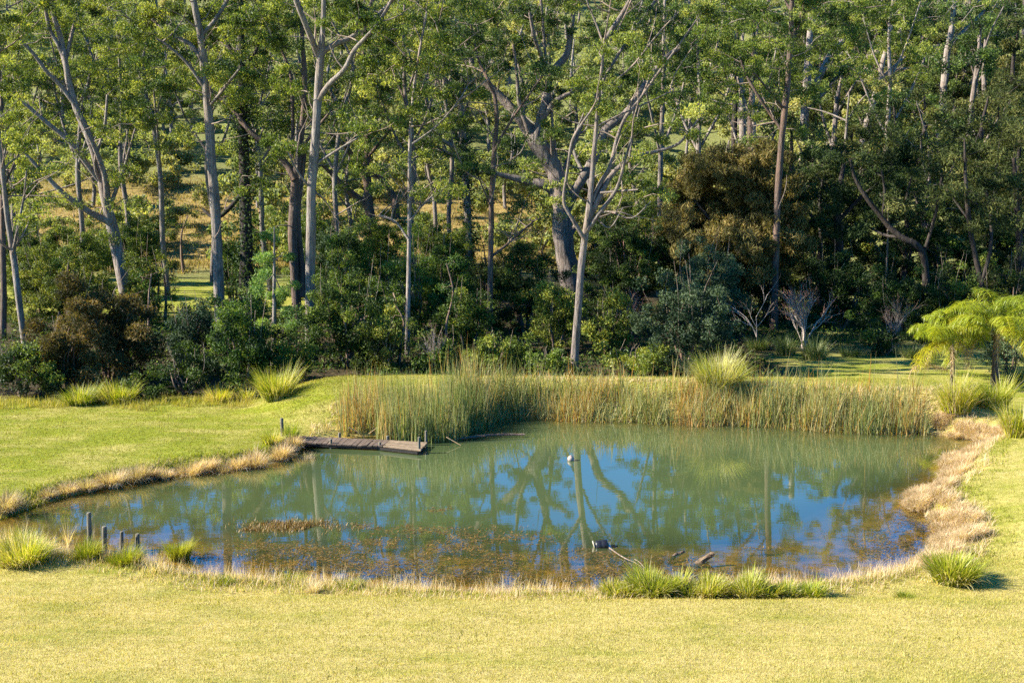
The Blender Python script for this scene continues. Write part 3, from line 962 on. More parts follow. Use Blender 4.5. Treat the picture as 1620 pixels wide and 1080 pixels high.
tree('ivy_clad_tree', 'slender grey tree with patchy ivy, between the tallest trunk and the crooked gum', 'tree', 75,
     [(741, 435, 15), (741, 380, 15), (739, 320, 14), (735, 260, 13), (732, 210, 12), (728, 165, 11), (716, 140, 9), (698, 115, 7), (690, 70, 5)],
     [[(729, 170, 7), (735, 110, 6), (745, 50, 5)], [(733, 245, 7), (705, 225, 8), (680, 212, 7), (660, 195, 5)], [(735, 255, 8), (715, 245, 7), (690, 238, 7), (655, 250, 4)]],
     [(690, 95, 46, 22), (735, 130, 40, 20), (672, 150, 44, 22), (705, 175, 36, 16), (745, 40, 40, 24), (672, 28, 40, 22)], 'bark_grey', 'gum_dark', ivy=(0, 10, .25, 2600), sub_r=.55, wk=0.8)

tree('gum_tree', 'tall thin red-brown trunk rising through the brown sheoak, right of centre', 'tree', 58,
     [(1224, 520, 13), (1226, 450, 13), (1228, 380, 12), (1231, 300, 12), (1236, 230, 11), (1241, 180, 11), (1247, 120, 10), (1251, 60, 9), (1253, 0, 8), (1256, -80, 6)],
     [[(1236, 205, 6), (1218, 180, 5), (1195, 145, 5), (1180, 118, 4), (1172, 95, 3)], [(1242, 175, 5), (1222, 150, 4), (1190, 112, 3)], [(1251, 70, 6), (1265, 30, 5), (1282, -20, 4)],
      [(1247, 110, 5), (1258, 60, 4), (1275, 10, 4)], [(1252, 20, 5), (1238, -10, 4), (1225, -50, 3)]],
     [(1225, 112, 46, 15), (1262, 118, 34, 14), (1180, 60, 40, 22), (1240, 20, 46, 24), (1290, 30, 40, 22), (1210, 150, 24, 12), (1110, 60, 50, 20), (1150, 115, 46, 18), (1200, 75, 44, 18), (1305, 75, 46, 20), (1345, 112, 40, 16), (1125, 150, 36, 14), (1295, 150, 36, 14), (1350, 55, 44, 20), (1390, 150, 30, 14)], 'bark_brown', 'gum', sub_r=.44, top=[(1250, 17.5, 2.6, 6)], wk=0.9)

for lab, Y, tr, lb, cl in [
    ('leftmost dark trunk of three close together behind the brown sheoak', 97, [(1161, 245, 9), (1162, 200, 9), (1164, 150, 8), (1166, 100, 7), (1168, 30, 5)], [[(1164, 140, 4), (1140, 110, 4), (1110, 85, 3)]], [(1120, 75, 50, 22), (1160, 30, 50, 24)]),
    ('middle light grey trunk of three close together behind the brown sheoak', 92, [(1174, 245, 11), (1175, 200, 11), (1174, 150, 10), (1168, 105, 9), (1160, 50, 7)], [[(1170, 120, 5), (1150, 108, 5), (1118, 95, 4), (1085, 110, 3)]], [(1100, 40, 54, 26), (1145, 80, 44, 20), (1090, 110, 34, 14)]),
    ('rightmost brown trunk of three close together behind the brown sheoak', 94, [(1187, 245, 11), (1188, 200, 11), (1190, 140, 9), (1194, 80, 8), (1196, 40, 7)], [[(1194, 70, 5), (1205, 30, 4), (1220, -10, 3)]], [(1205, 40, 50, 24), (1140, 5, 50, 24)]),
    ('straight pale-grey trunk with forked limbs sweeping right over the yellow scrub', 98, [(1272, 208, 13), (1274, 165, 13), (1278, 110, 12), (1281, 60, 10), (1285, 0, 8)],
     [[(1278, 170, 9), (1300, 150, 8), (1318, 128, 6), (1345, 100, 5)], [(1284, 150, 11), (1302, 110, 10), (1318, 80, 9), (1345, 55, 8), (1380, 38, 6), (1420, 30, 4)], [(1340, 100, 8), (1375, 90, 8), (1410, 65, 7), (1440, 30, 5)]],
     [(1390, 18, 60, 24), (1430, 45, 40, 18), (1310, 25, 50, 24), (1345, 40, 40, 20), (1450, 15, 40, 20)]),
    ('pale leaning forked trunk standing alone in the scrub right of the straight grey one', 92, [(1366, 225, 12), (1372, 195, 11), (1382, 160, 10), (1391, 130, 9), (1395, 105, 8), (1404, 70, 6), (1410, 40, 5)],
     [[(1388, 140, 6), (1378, 118, 5), (1366, 100, 4)], [(1390, 125, 5), (1410, 112, 5), (1440, 108, 4)], [(1391, 128, 5), (1415, 105, 4), (1432, 90, 3)]],
     [(1420, 85, 40, 16), (1440, 60, 40, 18), (1370, 95, 26, 12), (1445, 120, 30, 12)]),
    ('white-grey forked trunk high at the right against the dark hillside', 105, [(1493, 150, 12), (1496, 110, 11), (1499, 80, 10), (1505, 50, 9), (1509, 10, 8), (1506, -40, 6)],
     [[(1500, 75, 7), (1515, 60, 6), (1540, 35, 6), (1568, 8, 4)], [(1509, 35, 5), (1530, 22, 5), (1555, -5, 4)], [(1507, 20, 5), (1490, -10, 4)]],
     [(1470, 20, 30, 20), (1545, 20, 34, 16), (1590, 30, 40, 26), (1460, 90, 36, 22)]),
]:
    tree('gum_tree', lab, 'tree', Y, tr, lb, cl, 'bark_dark' if 'dark trunk' in lab else 'bark_brown' if 'brown trunk' in lab else 'bark_pale', 'gum' if Y < 95 else 'gum_dark', sub_r=.5, L=.22, W=.08, nl=110, dens=.9)

# she-oaks and dark crowns of the right-hand side
tree('sheoak_tree', 'broad brown feathery sheoak, sunlit gold on its left side', 'tree', 60,
     [(1168, 470, 16), (1170, 420, 15), (1172, 370, 13), (1175, 320, 10), (1178, 270, 7), (1180, 240, 4)],
     [[(1170, 420, 9), (1140, 370, 7), (1110, 330, 5), (1085, 300, 3)], [(1172, 390, 9), (1200, 340, 7), (1225, 300, 5)], [(1171, 410, 8), (1215, 390, 6), (1250, 370, 4)]],
     [(1160, 270, 60, 34), (1110, 310, 50, 36), (1085, 350, 38, 40), (1180, 330, 60, 44), (1230, 290, 40, 36), (1150, 390, 70, 34), (1075, 395, 26, 30), (1240, 370, 40, 40), (1200, 420, 46, 26), (1135, 250, 34, 18), (1120, 275, 44, 26), (1190, 245, 40, 22), (1105, 370, 44, 34), (1160, 350, 56, 40), (1225, 330, 44, 34), (1060, 360, 26, 34), (1150, 430, 56, 24)],
     'bark_dark', 'sheoak', sub_r=.5, nl=300, L=.34, W=.05, droop=.9, dens=1.7, flat=.8)
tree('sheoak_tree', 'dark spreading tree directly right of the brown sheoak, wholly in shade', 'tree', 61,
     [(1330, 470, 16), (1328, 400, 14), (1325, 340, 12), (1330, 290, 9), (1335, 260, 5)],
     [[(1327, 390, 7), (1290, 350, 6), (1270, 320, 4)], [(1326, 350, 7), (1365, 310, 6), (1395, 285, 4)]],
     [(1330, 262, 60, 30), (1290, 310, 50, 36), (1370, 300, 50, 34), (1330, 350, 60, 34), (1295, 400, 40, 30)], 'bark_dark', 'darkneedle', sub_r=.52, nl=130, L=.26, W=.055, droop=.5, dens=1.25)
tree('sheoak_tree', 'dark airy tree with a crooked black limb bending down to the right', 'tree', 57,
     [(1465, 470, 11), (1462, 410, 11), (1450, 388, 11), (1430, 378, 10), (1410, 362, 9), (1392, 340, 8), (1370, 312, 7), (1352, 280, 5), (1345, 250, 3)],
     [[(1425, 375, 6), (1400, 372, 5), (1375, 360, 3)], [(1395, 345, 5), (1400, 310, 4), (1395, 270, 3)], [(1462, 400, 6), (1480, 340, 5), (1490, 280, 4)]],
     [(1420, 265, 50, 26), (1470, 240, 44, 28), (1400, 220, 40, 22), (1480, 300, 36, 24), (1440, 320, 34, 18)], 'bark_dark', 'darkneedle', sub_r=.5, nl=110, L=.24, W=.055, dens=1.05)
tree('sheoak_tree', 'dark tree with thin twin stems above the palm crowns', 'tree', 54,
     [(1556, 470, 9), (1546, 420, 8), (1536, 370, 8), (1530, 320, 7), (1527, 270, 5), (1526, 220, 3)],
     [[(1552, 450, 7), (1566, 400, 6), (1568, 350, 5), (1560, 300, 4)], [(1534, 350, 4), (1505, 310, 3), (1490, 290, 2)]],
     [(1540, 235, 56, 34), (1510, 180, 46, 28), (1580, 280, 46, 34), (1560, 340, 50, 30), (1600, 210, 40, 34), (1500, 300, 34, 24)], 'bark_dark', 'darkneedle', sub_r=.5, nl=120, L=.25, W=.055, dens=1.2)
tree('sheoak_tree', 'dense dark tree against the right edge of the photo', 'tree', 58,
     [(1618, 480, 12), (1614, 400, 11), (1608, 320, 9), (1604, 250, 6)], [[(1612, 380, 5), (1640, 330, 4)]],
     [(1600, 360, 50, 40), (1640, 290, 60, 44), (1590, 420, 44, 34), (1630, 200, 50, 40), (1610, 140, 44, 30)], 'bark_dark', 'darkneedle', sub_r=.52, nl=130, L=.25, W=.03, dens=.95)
tree('young_wattle', 'feathery bright green young tree left of the tallest trunk', 'tree', 47,
     [(433, 580, 8), (434, 500, 7), (434, 440, 5), (434, 390, 3), (434, 360, 2)], [],
     [(434, 375, 16, 20), (432, 420, 26, 26), (436, 465, 32, 26), (430, 510, 34, 24), (415, 440, 16, 16)], 'bark_grey', 'feather', sub_r=.34, nl=220, L=.2, W=.035, droop=-.3, dens=1.0, tint0=.55)

# ------------------------------------------------------------------ shrubs of the wood's edge
SHR = [  # label, px, Y, half width, height px, material, tint
    ('rusty brown feathery bush at the left edge of the wood', 165, 43, 92, 165, 'rust', .5),
    ('small rusty bush low beside the leaning left gum', 95, 41.5, 45, 110, 'rust', .55),
    ('low dark bush in the far left corner of the wood', 25, 40.6, 80, 85, 'shrub', .4),
    ('leafy dark bush behind the rusty bush', 100, 58, 75, 140, 'shrub', .55),
    ('glossy bush under the broad left gum', 60, 62, 60, 120, 'shrub', .5),
    ('dark round bush at the foot of the kinked grey trunk', 385, 42.5, 66, 125, 'shrub', .4),
    ('black-green low bush left of the kinked grey trunk', 290, 40.8, 76, 74, 'shrub', .25),
    ('lime-leaved bush behind the dark round bush', 400, 51, 34, 105, 'shrub_lime', .45),
    ('grey twiggy bush beside the kinked grey trunk', 300, 49, 50, 95, 'shrub_blue', .5),
    ('bush with yellow-green leaves behind the tallest trunk', 450, 43.5, 50, 85, 'shrub', .62),
    ('broad dark bush right of the tallest trunk', 550, 46.5, 76, 150, 'shrub', .45),
    ('pale-leaved bush above the dark bush right of the tallest trunk', 560, 57, 62, 165, 'shrub', .62),
    ('bush with grey drooping leaves between the leaning dark gum and the tallest trunk', 545, 63, 48, 150, 'shrub_blue', .6),
    ('fine-leaved bush behind the thin pale pole-like gum', 640, 54, 56, 150, 'shrub_lime', .25),
    ('sunny bush between the two thin poles', 700, 56, 55, 160, 'shrub', .66),
    ('low pale weedy bush at the back of the reeds', 690, 45.5, 40, 62, 'shrub', .7),
    ('small dark bush at the foot of the thin pale pole-like gum', 610, 45.5, 46, 76, 'shrub', .42),
    ('large black-green thicket below the crooked gum', 830, 57, 72, 150, 'shrub', .22),
    ('dark thicket at the foot of the crooked gum', 990, 59, 80, 185, 'shrub', .2),
    ('bright-topped bush left of the slim bare-topped gum', 880, 51, 42, 120, 'shrub', .75),
    ('bush with mid-green leaves behind the reddish gum sapling pole', 740, 50, 50, 110, 'shrub', .55),
    ('round blue-green dark bush below the brown sheoak', 1088, 45.6, 84, 160, 'shrub_blue', .35),
    ('loose pale-topped bush behind the blue-green bush', 1120, 55, 60, 150, 'shrub_blue', .8),
    ('olive bush right of the slim bare-topped gum', 965, 50, 50, 105, 'shrub', .6),
    ('lime bush by the bank, left of the slim bare-topped gum', 868, 44.3, 34, 44, 'shrub_lime', .45),
    ('lime bush by the bank, right of the slim bare-topped gum', 1010, 44.6, 55, 46, 'shrub_lime', .55),
    ('brownish bush by the bank in the middle', 790, 45, 50, 62, 'shrub', .66),
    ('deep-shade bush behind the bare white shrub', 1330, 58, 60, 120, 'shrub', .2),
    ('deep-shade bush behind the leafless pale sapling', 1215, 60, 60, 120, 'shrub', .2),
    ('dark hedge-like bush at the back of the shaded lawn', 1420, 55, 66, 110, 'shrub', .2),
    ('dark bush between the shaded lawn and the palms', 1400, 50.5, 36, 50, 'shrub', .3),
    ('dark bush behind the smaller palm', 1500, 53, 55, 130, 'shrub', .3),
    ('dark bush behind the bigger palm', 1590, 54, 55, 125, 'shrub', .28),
    ('pale grey-green fluffy bush at the right edge behind the palms', 1605, 45, 40, 75, 'shrub_blue', .75),
    ('leafy bush filling the gap below the broad left gum, seen left of its trunk', 120, 70, 60, 120, 'shrub', .6),
    ('mid-green bush right of the broad left gum trunk', 235, 60, 40, 120, 'shrub', .6),
    ('olive bush at the foot of the paddock, left of the kinked trunk', 175, 86, 50, 70, 'shrub_lime', .4),
    ('olive bush on the paddock between the broad left gum and the kinked trunk', 245, 96, 40, 56, 'shrub_lime', .45),
    ('green bush on the paddock edge right of the ivy-wrapped dark trunk', 430, 90, 44, 80, 'shrub_lime', .35),
    ('bush on the back lawn edge behind the leaning left gum', 40, 76, 66, 100, 'shrub', .5),
    ('airy bush on the back lawn, left of the paddock gap', 215, 78, 46, 110, 'shrub', .62),
    ('bush beside the ivy-wrapped dark trunk', 370, 66, 30, 110, 'shrub', .5),
    ('tall olive bush behind the forked twin-trunk gum', 490, 70, 40, 150, 'shrub_lime', .3),
    ('tall bush behind the leaning dark gum', 610, 74, 60, 120, 'shrub', .6),
    ('bright bush deep in the wood left of the crooked gum', 700, 70, 50, 130, 'shrub_lime', .35),
    ('dark rounded bush behind the reddish gum sapling pole', 770, 66, 46, 70, 'shrub', .35),
    ('tall dark bush deep in the wood right of the crooked gum', 960, 72, 50, 120, 'shrub', .3),
    ('sunny olive bush behind the slim bare-topped gum', 1010, 80, 60, 150, 'shrub_lime', .3),
    ('dark bush at the left foot of the brown sheoak', 1060, 66, 46, 110, 'shrub', .3),
    ('wide dark bush deep behind the bare white shrub', 1290, 66, 76, 150, 'shrub', .25),
    ('dark bush deep behind the crooked black limb', 1400, 66, 70, 140, 'shrub', .3),
    ('dark bush deep in the wood above the smaller palm', 1490, 64, 66, 150, 'shrub', .3),
    ('dark bush deep in the wood above the bigger palm', 1580, 64, 66, 150, 'shrub', .28),
]
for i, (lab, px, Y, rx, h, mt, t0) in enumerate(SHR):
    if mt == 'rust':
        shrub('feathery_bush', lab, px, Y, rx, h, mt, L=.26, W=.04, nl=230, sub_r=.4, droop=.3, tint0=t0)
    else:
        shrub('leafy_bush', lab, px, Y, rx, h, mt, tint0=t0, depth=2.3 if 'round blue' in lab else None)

# low ferns and creepers that close the floor of the wood
fern = MB()
n = 60000
fx = rng.uniform(-24, 24, n); fy = rng.uniform(43.0, 66, n)
fx = fx * fy / 50
okm = (is_back_lawn(fx, fy) < .1) & (wob(fx, fy, .8) > -.35)
fx, fy = fx[okm], fy[okm]
fz = height(fx, fy)
k = len(fx)
leaves(fern, np.stack([fx, fy, fz + np.abs(rng.normal(0, .22, k)) * (1 + wob(fx, fy, .5))], 1), .2, .06, .1, np.clip(rng.normal(.4, .25, k), 0, 1))
tag(fern.build('undergrowth', M['shrub']), 'low ferny undergrowth on the floor of the wood', kind='stuff')

# saplings: thin stems with a few leaves
SAP = [(232, 52, 120, 'shrub', 'slim sapling with bare lower stem left of the kinked grey trunk'), (108, 55, 130, 'shrub', 'slim leafy sapling behind the rusty bush'),
       (290, 84, 90, 'shrub', 'lone dark sapling standing in the golden paddock'), (262, 60, 100, 'shrub', 'wispy sapling left of the paddock gap'),
       (710, 49, 150, 'gum_dark', 'crooked thin sapling behind the left reeds'), (632, 47, 100, 'gum', 'short stick-like sapling left of the pale pole gum'),
       (820, 80, 70, 'gum', 'thin sapling in the golden gap below the crooked gum'), (1400, 59, 190, 'darkneedle', 'thin pale-stemmed sapling in the dark right-hand wood'),
       (860, 82, 60, 'gum', 'small sapling at the right of the golden gap')]
for px, Y, h, mt, lab in SAP:
    g = hz(PY(px, 400, Y)[0], Y)
    py0 = 540 - 0  # foot is worked out from the ground
    base = np.array([PY(px, 400, Y)[0], Y, g])
    # picture row of the foot
    v = (base - np.array([0, 0, CAMH]))
    fw, up = v[1] * CP - v[2] * SP, v[1] * SP + v[2] * CP
    pyb = 540 - FPX * up / fw
    tree('sapling', lab, 'tree', Y, [(px, pyb, 5), (px + rng.uniform(-5, 5), pyb - h * .35, 4), (px + rng.uniform(-7, 7), pyb - h * .7, 3), (px + rng.uniform(-8, 8), pyb - h, 2)], [],
         [(px + rng.uniform(-10, 10), pyb - h * .95, 22, 18), (px - 16, pyb - h * .72, 18, 12), (px + 16, pyb - h * .6, 18, 12)], 'twig', mt, sub_r=.34, dens=.6, nl=55, L=.15, W=.05)

# ------------------------------------------------------------------ hillside wood: copied trees
PROTO = []
for i in range(6):
    H = [10.5, 12.5, 9, 11.5, 8, 13][i]
    root = thing('hillside_gum', 'hazy yellow-green gum, one of many alike in the wood on the far hillside', 'tree', (0, 0, 0), 'gums on the far hillside')
    wood, lf = MB(), MB()
    skel = []
    tp = smooth_path([[0, 0, -.6, .2], [rng.normal(0, .2), rng.normal(0, .2), H * .3, .17], [rng.normal(0, .5), rng.normal(0, .4), H * .6, .13], [rng.normal(0, .8), 0, H * .92, .05]])
    tube(wood, tp[:, :3], tp[:, 3], 6)
    skel += list(tp[len(tp) // 3:])
    subs = []
    for j in range(6):
        s = tp[rng.integers(len(tp) // 3, len(tp) - 2), :3]
        e = s + np.array([rng.normal(0, 1.9), rng.normal(0, 1.9), rng.uniform(.8, 3)])
        pp = smooth_path([s, (s + e) / 2 + rng.normal(0, .25, 3), e])
        tube(wood, pp, np.linspace(.08, .03, len(pp)), 4)
        skel += list(pp)
        subs.append(ell_subs(e, 1.5, 1.5, .75, .8, .65))
    for j in range(5):
        zz = H * rng.uniform(.28, 1.0)
        ww = 2.6 * (1 - (zz / H - .6) ** 2)
        subs.append(ell_subs([rng.normal(0, .45) * ww, rng.normal(0, .45) * ww, zz], 1.5, 1.5, .8, .8, .65))
    grow_crown(skel, np.concatenate(subs), wood, lf, .62, 150, .3, .12, .6, .04, .75, .55, .32)
    KIDS[root.name] = [wood.build('trunk', M['bark_grey'], root, smooth=True), lf.build('crown', M['gum_far'], root)]
    PROTO.append(root)
UNDER = []
for i in range(3):
    root = thing('hillside_bush', 'low yellow-green bush, one of many alike on the dry slope behind the wood', 'shrub', (0, 0, 0), 'bushes on the dry slope')
    wood, lf = MB(), MB()
    tube(wood, [[0, 0, -.3], [.1, 0, .5], [.15, .1, 1.2]], [.06, .05, .02], 5)
    subs = ell_subs([0, 0, 1.3], 1.7, 1.7, 1.2, 1.1, .55)
    grow_crown([[0, 0, .4], [.15, .1, 1.2]], subs, wood, lf, .55, 100, .28, .15, .2, .03, .8, .5, .3)
    KIDS[root.name] = [wood.build('stem', M['twig'], root, smooth=True), lf.build('foliage', M['gum_far'], root)]
    UNDER.append(root)


def scatter(protos, spots, smin, smax, first):
    for x, y in spots:
        z = hz(x, y)
        p = protos[rng.integers(len(protos))]
        s = rng.uniform(smin, smax)
        if id(p) not in first:
            first.add(id(p))
            p.location = (x, y, z)
            p.rotation_euler = (0, 0, rng.uniform(0, 6.283))
            p.scale = (s, s, s)
        else:
            copy_thing(p, (x, y, z), rng.uniform(0, 6.283), s)


spots = []
tries = 0
while len(spots) < 290 and tries < 20000:
    tries += 1
    y = 116 + 160 * rng.random() ** 1.0
    a = rng.uniform(-.5, .5)
    x = a * y
    if a < .12 and y < 128: continue
    if a > .2 + .1 * rng.random() and y < 185: continue
    md = 3.0 + y * .007
    if all((x - q[0]) ** 2 + (y - q[1]) ** 2 > md * md for q in spots):
        spots.append((x, y))
scatter(PROTO, spots, 1.0, 1.6, set())
sp2 = []
while len(sp2) < 290:
    y = 84 + 90 * rng.random() ** 1.3
    a = rng.uniform(-.48, .48)
    if a < -.08 and y < 108 and rng.random() < .5: continue
    if y < 90 and a > .05 and rng.random() < .3: continue
    sp2.append((a * y, y))
scatter(UNDER, sp2, .7, 2.0, set())

# nearer slope trees, between the wood and the hillside (individually placed)
DEEP = 'slender airy gum deep in the wood, one of many alike behind the big trunks'
DG = 'slender gums deep in the wood'
dps = []
for j in range(3):
    cl = []
    for q in range(24):
        cl.append((600 + rng.normal(0, 52), rng.uniform(-60, 165), rng.uniform(24, 44), rng.uniform(9, 16)))
    dps.append(tree('slender_gum', DEEP, 'tree', 74, [(600, 440, 9), (602 + rng.normal(0, 5), 360, 8.5), (600 + rng.normal(0, 8), 260, 8), (604 + rng.normal(0, 10), 160, 6.5), (598 + rng.normal(0, 12), 70, 5), (600, -10, 3)],
               [[(601, 260, 5), (630, 200, 4), (650, 140, 3)], [(601, 240, 5), (570, 180, 4), (548, 110, 3)], [(602, 170, 4), (625, 110, 3), (640, 40, 2)], [(601, 150, 4), (580, 90, 3), (566, 20, 2)]],
               cl, ['bark_pale', 'bark_mid', 'bark_grey'][j], ['gum', 'gum', 'gum_dark'][j], sub_r=.45, nl=105, L=.19, W=.06, group=DG))
first = set()
for px, Y, s_ in [(30, 78, 1.0), (125, 74, .95), (262, 72, .9), (335, 80, 1.0), (425, 72, .95), (525, 70, .9), (655, 72, .95), (715, 82, 1.0), (1045, 72, .95), (1110, 78, 1.05), (1195, 72, .95), (1400, 82, 1.0), (-40, 72, 1.0), (200, 84, 1.05)]:
    x = PY(px, 400, Y)[0]
    p_ = dps[rng.integers(3)]
    if p_.name not in first:
        first.add(p_.name)
        p_.location = (x, Y, hz(x, Y))
        p_.rotation_euler = (0, 0, rng.uniform(0, 6.28))
        p_.scale = (s_, s_, s_)
    else:
        copy_thing(p_, (x, Y, hz(x, Y)), rng.uniform(0, 6.28), (s_, s_, s_ * rng.uniform(.92, 1.08)))
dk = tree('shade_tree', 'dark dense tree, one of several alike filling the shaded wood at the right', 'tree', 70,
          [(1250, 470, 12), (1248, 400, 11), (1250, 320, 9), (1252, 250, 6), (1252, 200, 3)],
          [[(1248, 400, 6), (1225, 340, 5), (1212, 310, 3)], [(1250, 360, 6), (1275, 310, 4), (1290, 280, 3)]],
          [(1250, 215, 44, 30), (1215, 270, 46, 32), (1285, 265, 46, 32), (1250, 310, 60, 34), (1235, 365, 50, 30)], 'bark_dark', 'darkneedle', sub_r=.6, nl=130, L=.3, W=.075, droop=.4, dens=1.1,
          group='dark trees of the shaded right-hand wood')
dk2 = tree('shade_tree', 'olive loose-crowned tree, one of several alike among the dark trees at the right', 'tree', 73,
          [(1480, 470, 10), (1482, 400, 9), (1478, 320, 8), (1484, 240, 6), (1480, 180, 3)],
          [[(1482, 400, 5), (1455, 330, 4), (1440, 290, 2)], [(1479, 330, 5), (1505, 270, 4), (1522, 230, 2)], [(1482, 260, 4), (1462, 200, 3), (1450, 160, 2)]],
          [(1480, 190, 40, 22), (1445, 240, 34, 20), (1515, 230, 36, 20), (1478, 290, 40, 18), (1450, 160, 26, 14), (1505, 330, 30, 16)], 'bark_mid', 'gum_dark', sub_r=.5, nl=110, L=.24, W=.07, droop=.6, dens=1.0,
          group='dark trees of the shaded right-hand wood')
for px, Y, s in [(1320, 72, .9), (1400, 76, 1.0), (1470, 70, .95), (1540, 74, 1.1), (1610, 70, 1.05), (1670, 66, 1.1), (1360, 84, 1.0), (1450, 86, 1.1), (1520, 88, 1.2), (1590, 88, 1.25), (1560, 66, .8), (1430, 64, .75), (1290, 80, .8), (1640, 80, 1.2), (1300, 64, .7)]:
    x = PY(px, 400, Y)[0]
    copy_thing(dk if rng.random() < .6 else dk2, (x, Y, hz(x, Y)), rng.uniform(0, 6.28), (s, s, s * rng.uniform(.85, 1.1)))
for _ in range(52):  # copies of the dark trees; their dark leaf colour stands in for hillside shade
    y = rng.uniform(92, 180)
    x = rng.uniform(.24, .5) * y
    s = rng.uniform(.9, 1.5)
    copy_thing(dk if rng.random() < .55 else dk2, (x, y, hz(x, y)), rng.uniform(0, 6.28), (s, s, s * rng.uniform(.75, 1.0)), 'tree with hillside shade put into its dark crown, one of many alike, upper right', 'trees on the right hillside toned dark for its shade')
MID = [(560, 88, 1.05), (690, 96, 1.1), (930, 100, 1.2), (1010, 92, 1.0), (1090, 88, 1.0), (1230, 90, .9), (1330, 84, 1.0), (1440, 80, 1.1), (1540, 76, 1.15), (1610, 84, 1.2),
       (1480, 92, 1.3), (1390, 100, 1.2), (1560, 100, 1.35), (1300, 105, 1.1), (1150, 104, 1.1), (60, 100, 1.1), (150, 112, 1.1), (10, 88, 1.1), (480, 106, 1.1), (410, 112, 1.0), (800, 112, 1.0), (-60, 80, 1.2), (870, 118, 1.1)]
for px, Y, s in MID:
    if px > 1420: continue
    x = PY(px, 400, Y)[0]
    p = PROTO[rng.integers(6)]
    copy_thing(p, (x, Y, hz(x, Y)), rng.uniform(0, 6.28), s, 'sunlit yellow-green gum, one of several alike on the slope just behind the big trunks', 'gums on the near slope')
# ------------------------------------------------------------------ reeds along the far shore
def in_px(P):
    """picture position of world points (measuring only)"""
    v = P - np.array([0, 0, CAMH])
    fw = v[:, 1] * CP - v[:, 2] * SP
    up = v[:, 1] * SP + v[:, 2] * CP
    return 810 + FPX * v[:, 0] / fw, 540 - FPX * up / fw


def reed_zone(n, x0, x1, off0, off1, fn):
    """random spots along the far shore between picture columns x0..x1; off = distance from the waterline (- in the water)"""
    a, b = PZ(x0, 690)[0], PZ(x1, 690)[0]
    x = rng.uniform(a, b, n * 3)
    y = rng.uniform(33, 42, n * 3)
    d = pond_sd(x, y)
    px = in_px(np.stack([x, y, np.zeros_like(x)], 1))[0]
    ok = (d > off0) & (d < off1) & fn(px, d, x, y)
    x, y, d = x[ok][:n], y[ok][:n], d[ok][:n]
    return np.stack([x, y, np.maximum(height(x, y), -.25) - .03], 1), d, in_px(np.stack([x, y, np.zeros_like(x)], 1))[0]


reed = MB()


def reeds(n, x0, x1, off0, off1, L, tint, fn=lambda px, d, x, y: np.ones_like(d, bool), w=.022, lean=.07, bend=.12, clumpy=.5):
    P, d, px = reed_zone(n, x0, x1, off0, off1, fn)
    k = len(P)
    c = wob(P[:, 0], P[:, 1], 2.6)
    keep = rng.random(k) < 1 - clumpy * np.clip(-c, 0, 1)
    P, px, c = P[keep], px[keep], c[keep]
    k = len(P)
    ll = L(px) * np.minimum(1.3, (.45 + .75 * rng.random(k) ** 1.3) * (1 + .3 * c + .26 * wob(P[:, 0], P[:, 1] * .3, 1.0)))
    t = np.clip(tint + rng.normal(0, .22, k) + .2 * wob(P[:, 0], P[:, 1], 1.1), 0, 1)
    blades(reed, P, rng.uniform(0, 6.283, k), ll, np.abs(rng.normal(0, lean, k)), np.abs(rng.normal(0, bend, k)), w * rng.uniform(.6, 1.25, k), t, 3, face=rng.normal(0, .7, k))


Lm = lambda px: np.interp(px, [525, 560, 640, 720, 760, 800, 900, 1000, 1100, 1250, 1350, 1450, 1480], [1.0, 1.35, 1.65, 1.7, 1.35, 1.02, .9, .85, .92, 1.05, 1.2, 1.05, .5])
reeds(5200, 600, 740, -.75, 1.15, Lm, .48)                              # the tall dense bed beside the jetty
reeds(1300, 600, 745, -.85, 0.2, lambda px: Lm(px) * .95, .4, w=.03)
reeds(1300, 535, 610, .02, 1.4, Lm, .72, lean=.16)                     # orange-tipped clump at its left
reeds(8500, 735, 1110, -.2, .95, lambda px: Lm(px) * 1.12, .58, clumpy=.9, lean=.15, bend=.35)
reeds(9000, 1100, 1475, -.25, 1.0, lambda px: Lm(px) * 1.12, .62, clumpy=.9, lean=.15, bend=.35)
reeds(2000, 1180, 1475, -.35, .5, lambda px: Lm(px) * 1.05, .62, w=.026)
reeds(8000, 740, 1470, -.4, .6, lambda px: .5 + 0 * px, .7, lean=.6, bend=1.0, clumpy=.3)   # bent broken stems at the waterline
reeds(1500, 760, 1440, 1.0, 2.2, lambda px: .42 + 0 * px, .74, lean=.25, bend=.6)
reeds(500, 650, 1470, .2, 1.8, lambda px: Lm(px) * 1.1, .88, w=.022)   # tall seed stalks
tag(reed.build('reed_bed', M['reed']), 'tall green and rust tipped reeds along the far shore of the pond', kind='stuff')

# fallen pale reed stalks, one by one
for lab, a, b, za, zb in [('pale broken reed stalk leaning right beside the jetty', (583, 686), (615, 672), .15, .55), ('pale broken reed stalk leaning left onto the jetty', (552, 676), (577, 692), .6, .22)]:
    mbx = MB()
    p, q = PZ(*a, za), PZ(*b, zb)
    q[1] = p[1] + .15
    tube(mbx, smooth_path([p, (p + q) / 2 + [0, 0, .04], q]), np.linspace(.016, .008, 9), 5, cap=True)
    tag(mbx.build('reed_stalk', M['dry'], loc=p), lab, 'reed')
mbx = MB()
p, q = PZ(706, 691, .25), PZ(729, 704, .02)
tube(mbx, [p, q], [.014, .01], 5, cap=True)
tag(mbx.build('reed_stalk', M['dry'], loc=q), 'pale reed stalk fallen into the water right of the jetty end', 'reed')
mbx = MB()
p, q = PZ(722, 694, .05), PZ(830, 687, .08)
tube(mbx, smooth_path([p, (p + q) / 2 + np.array([0, .1, .03]), q]), np.linspace(.05, .035, 9), 6, cap=True, lump=.1)
tag(mbx.build('fallen_branch', M['twig'], loc=p), 'long grey branch lying on the water at the foot of the reeds', 'branch')

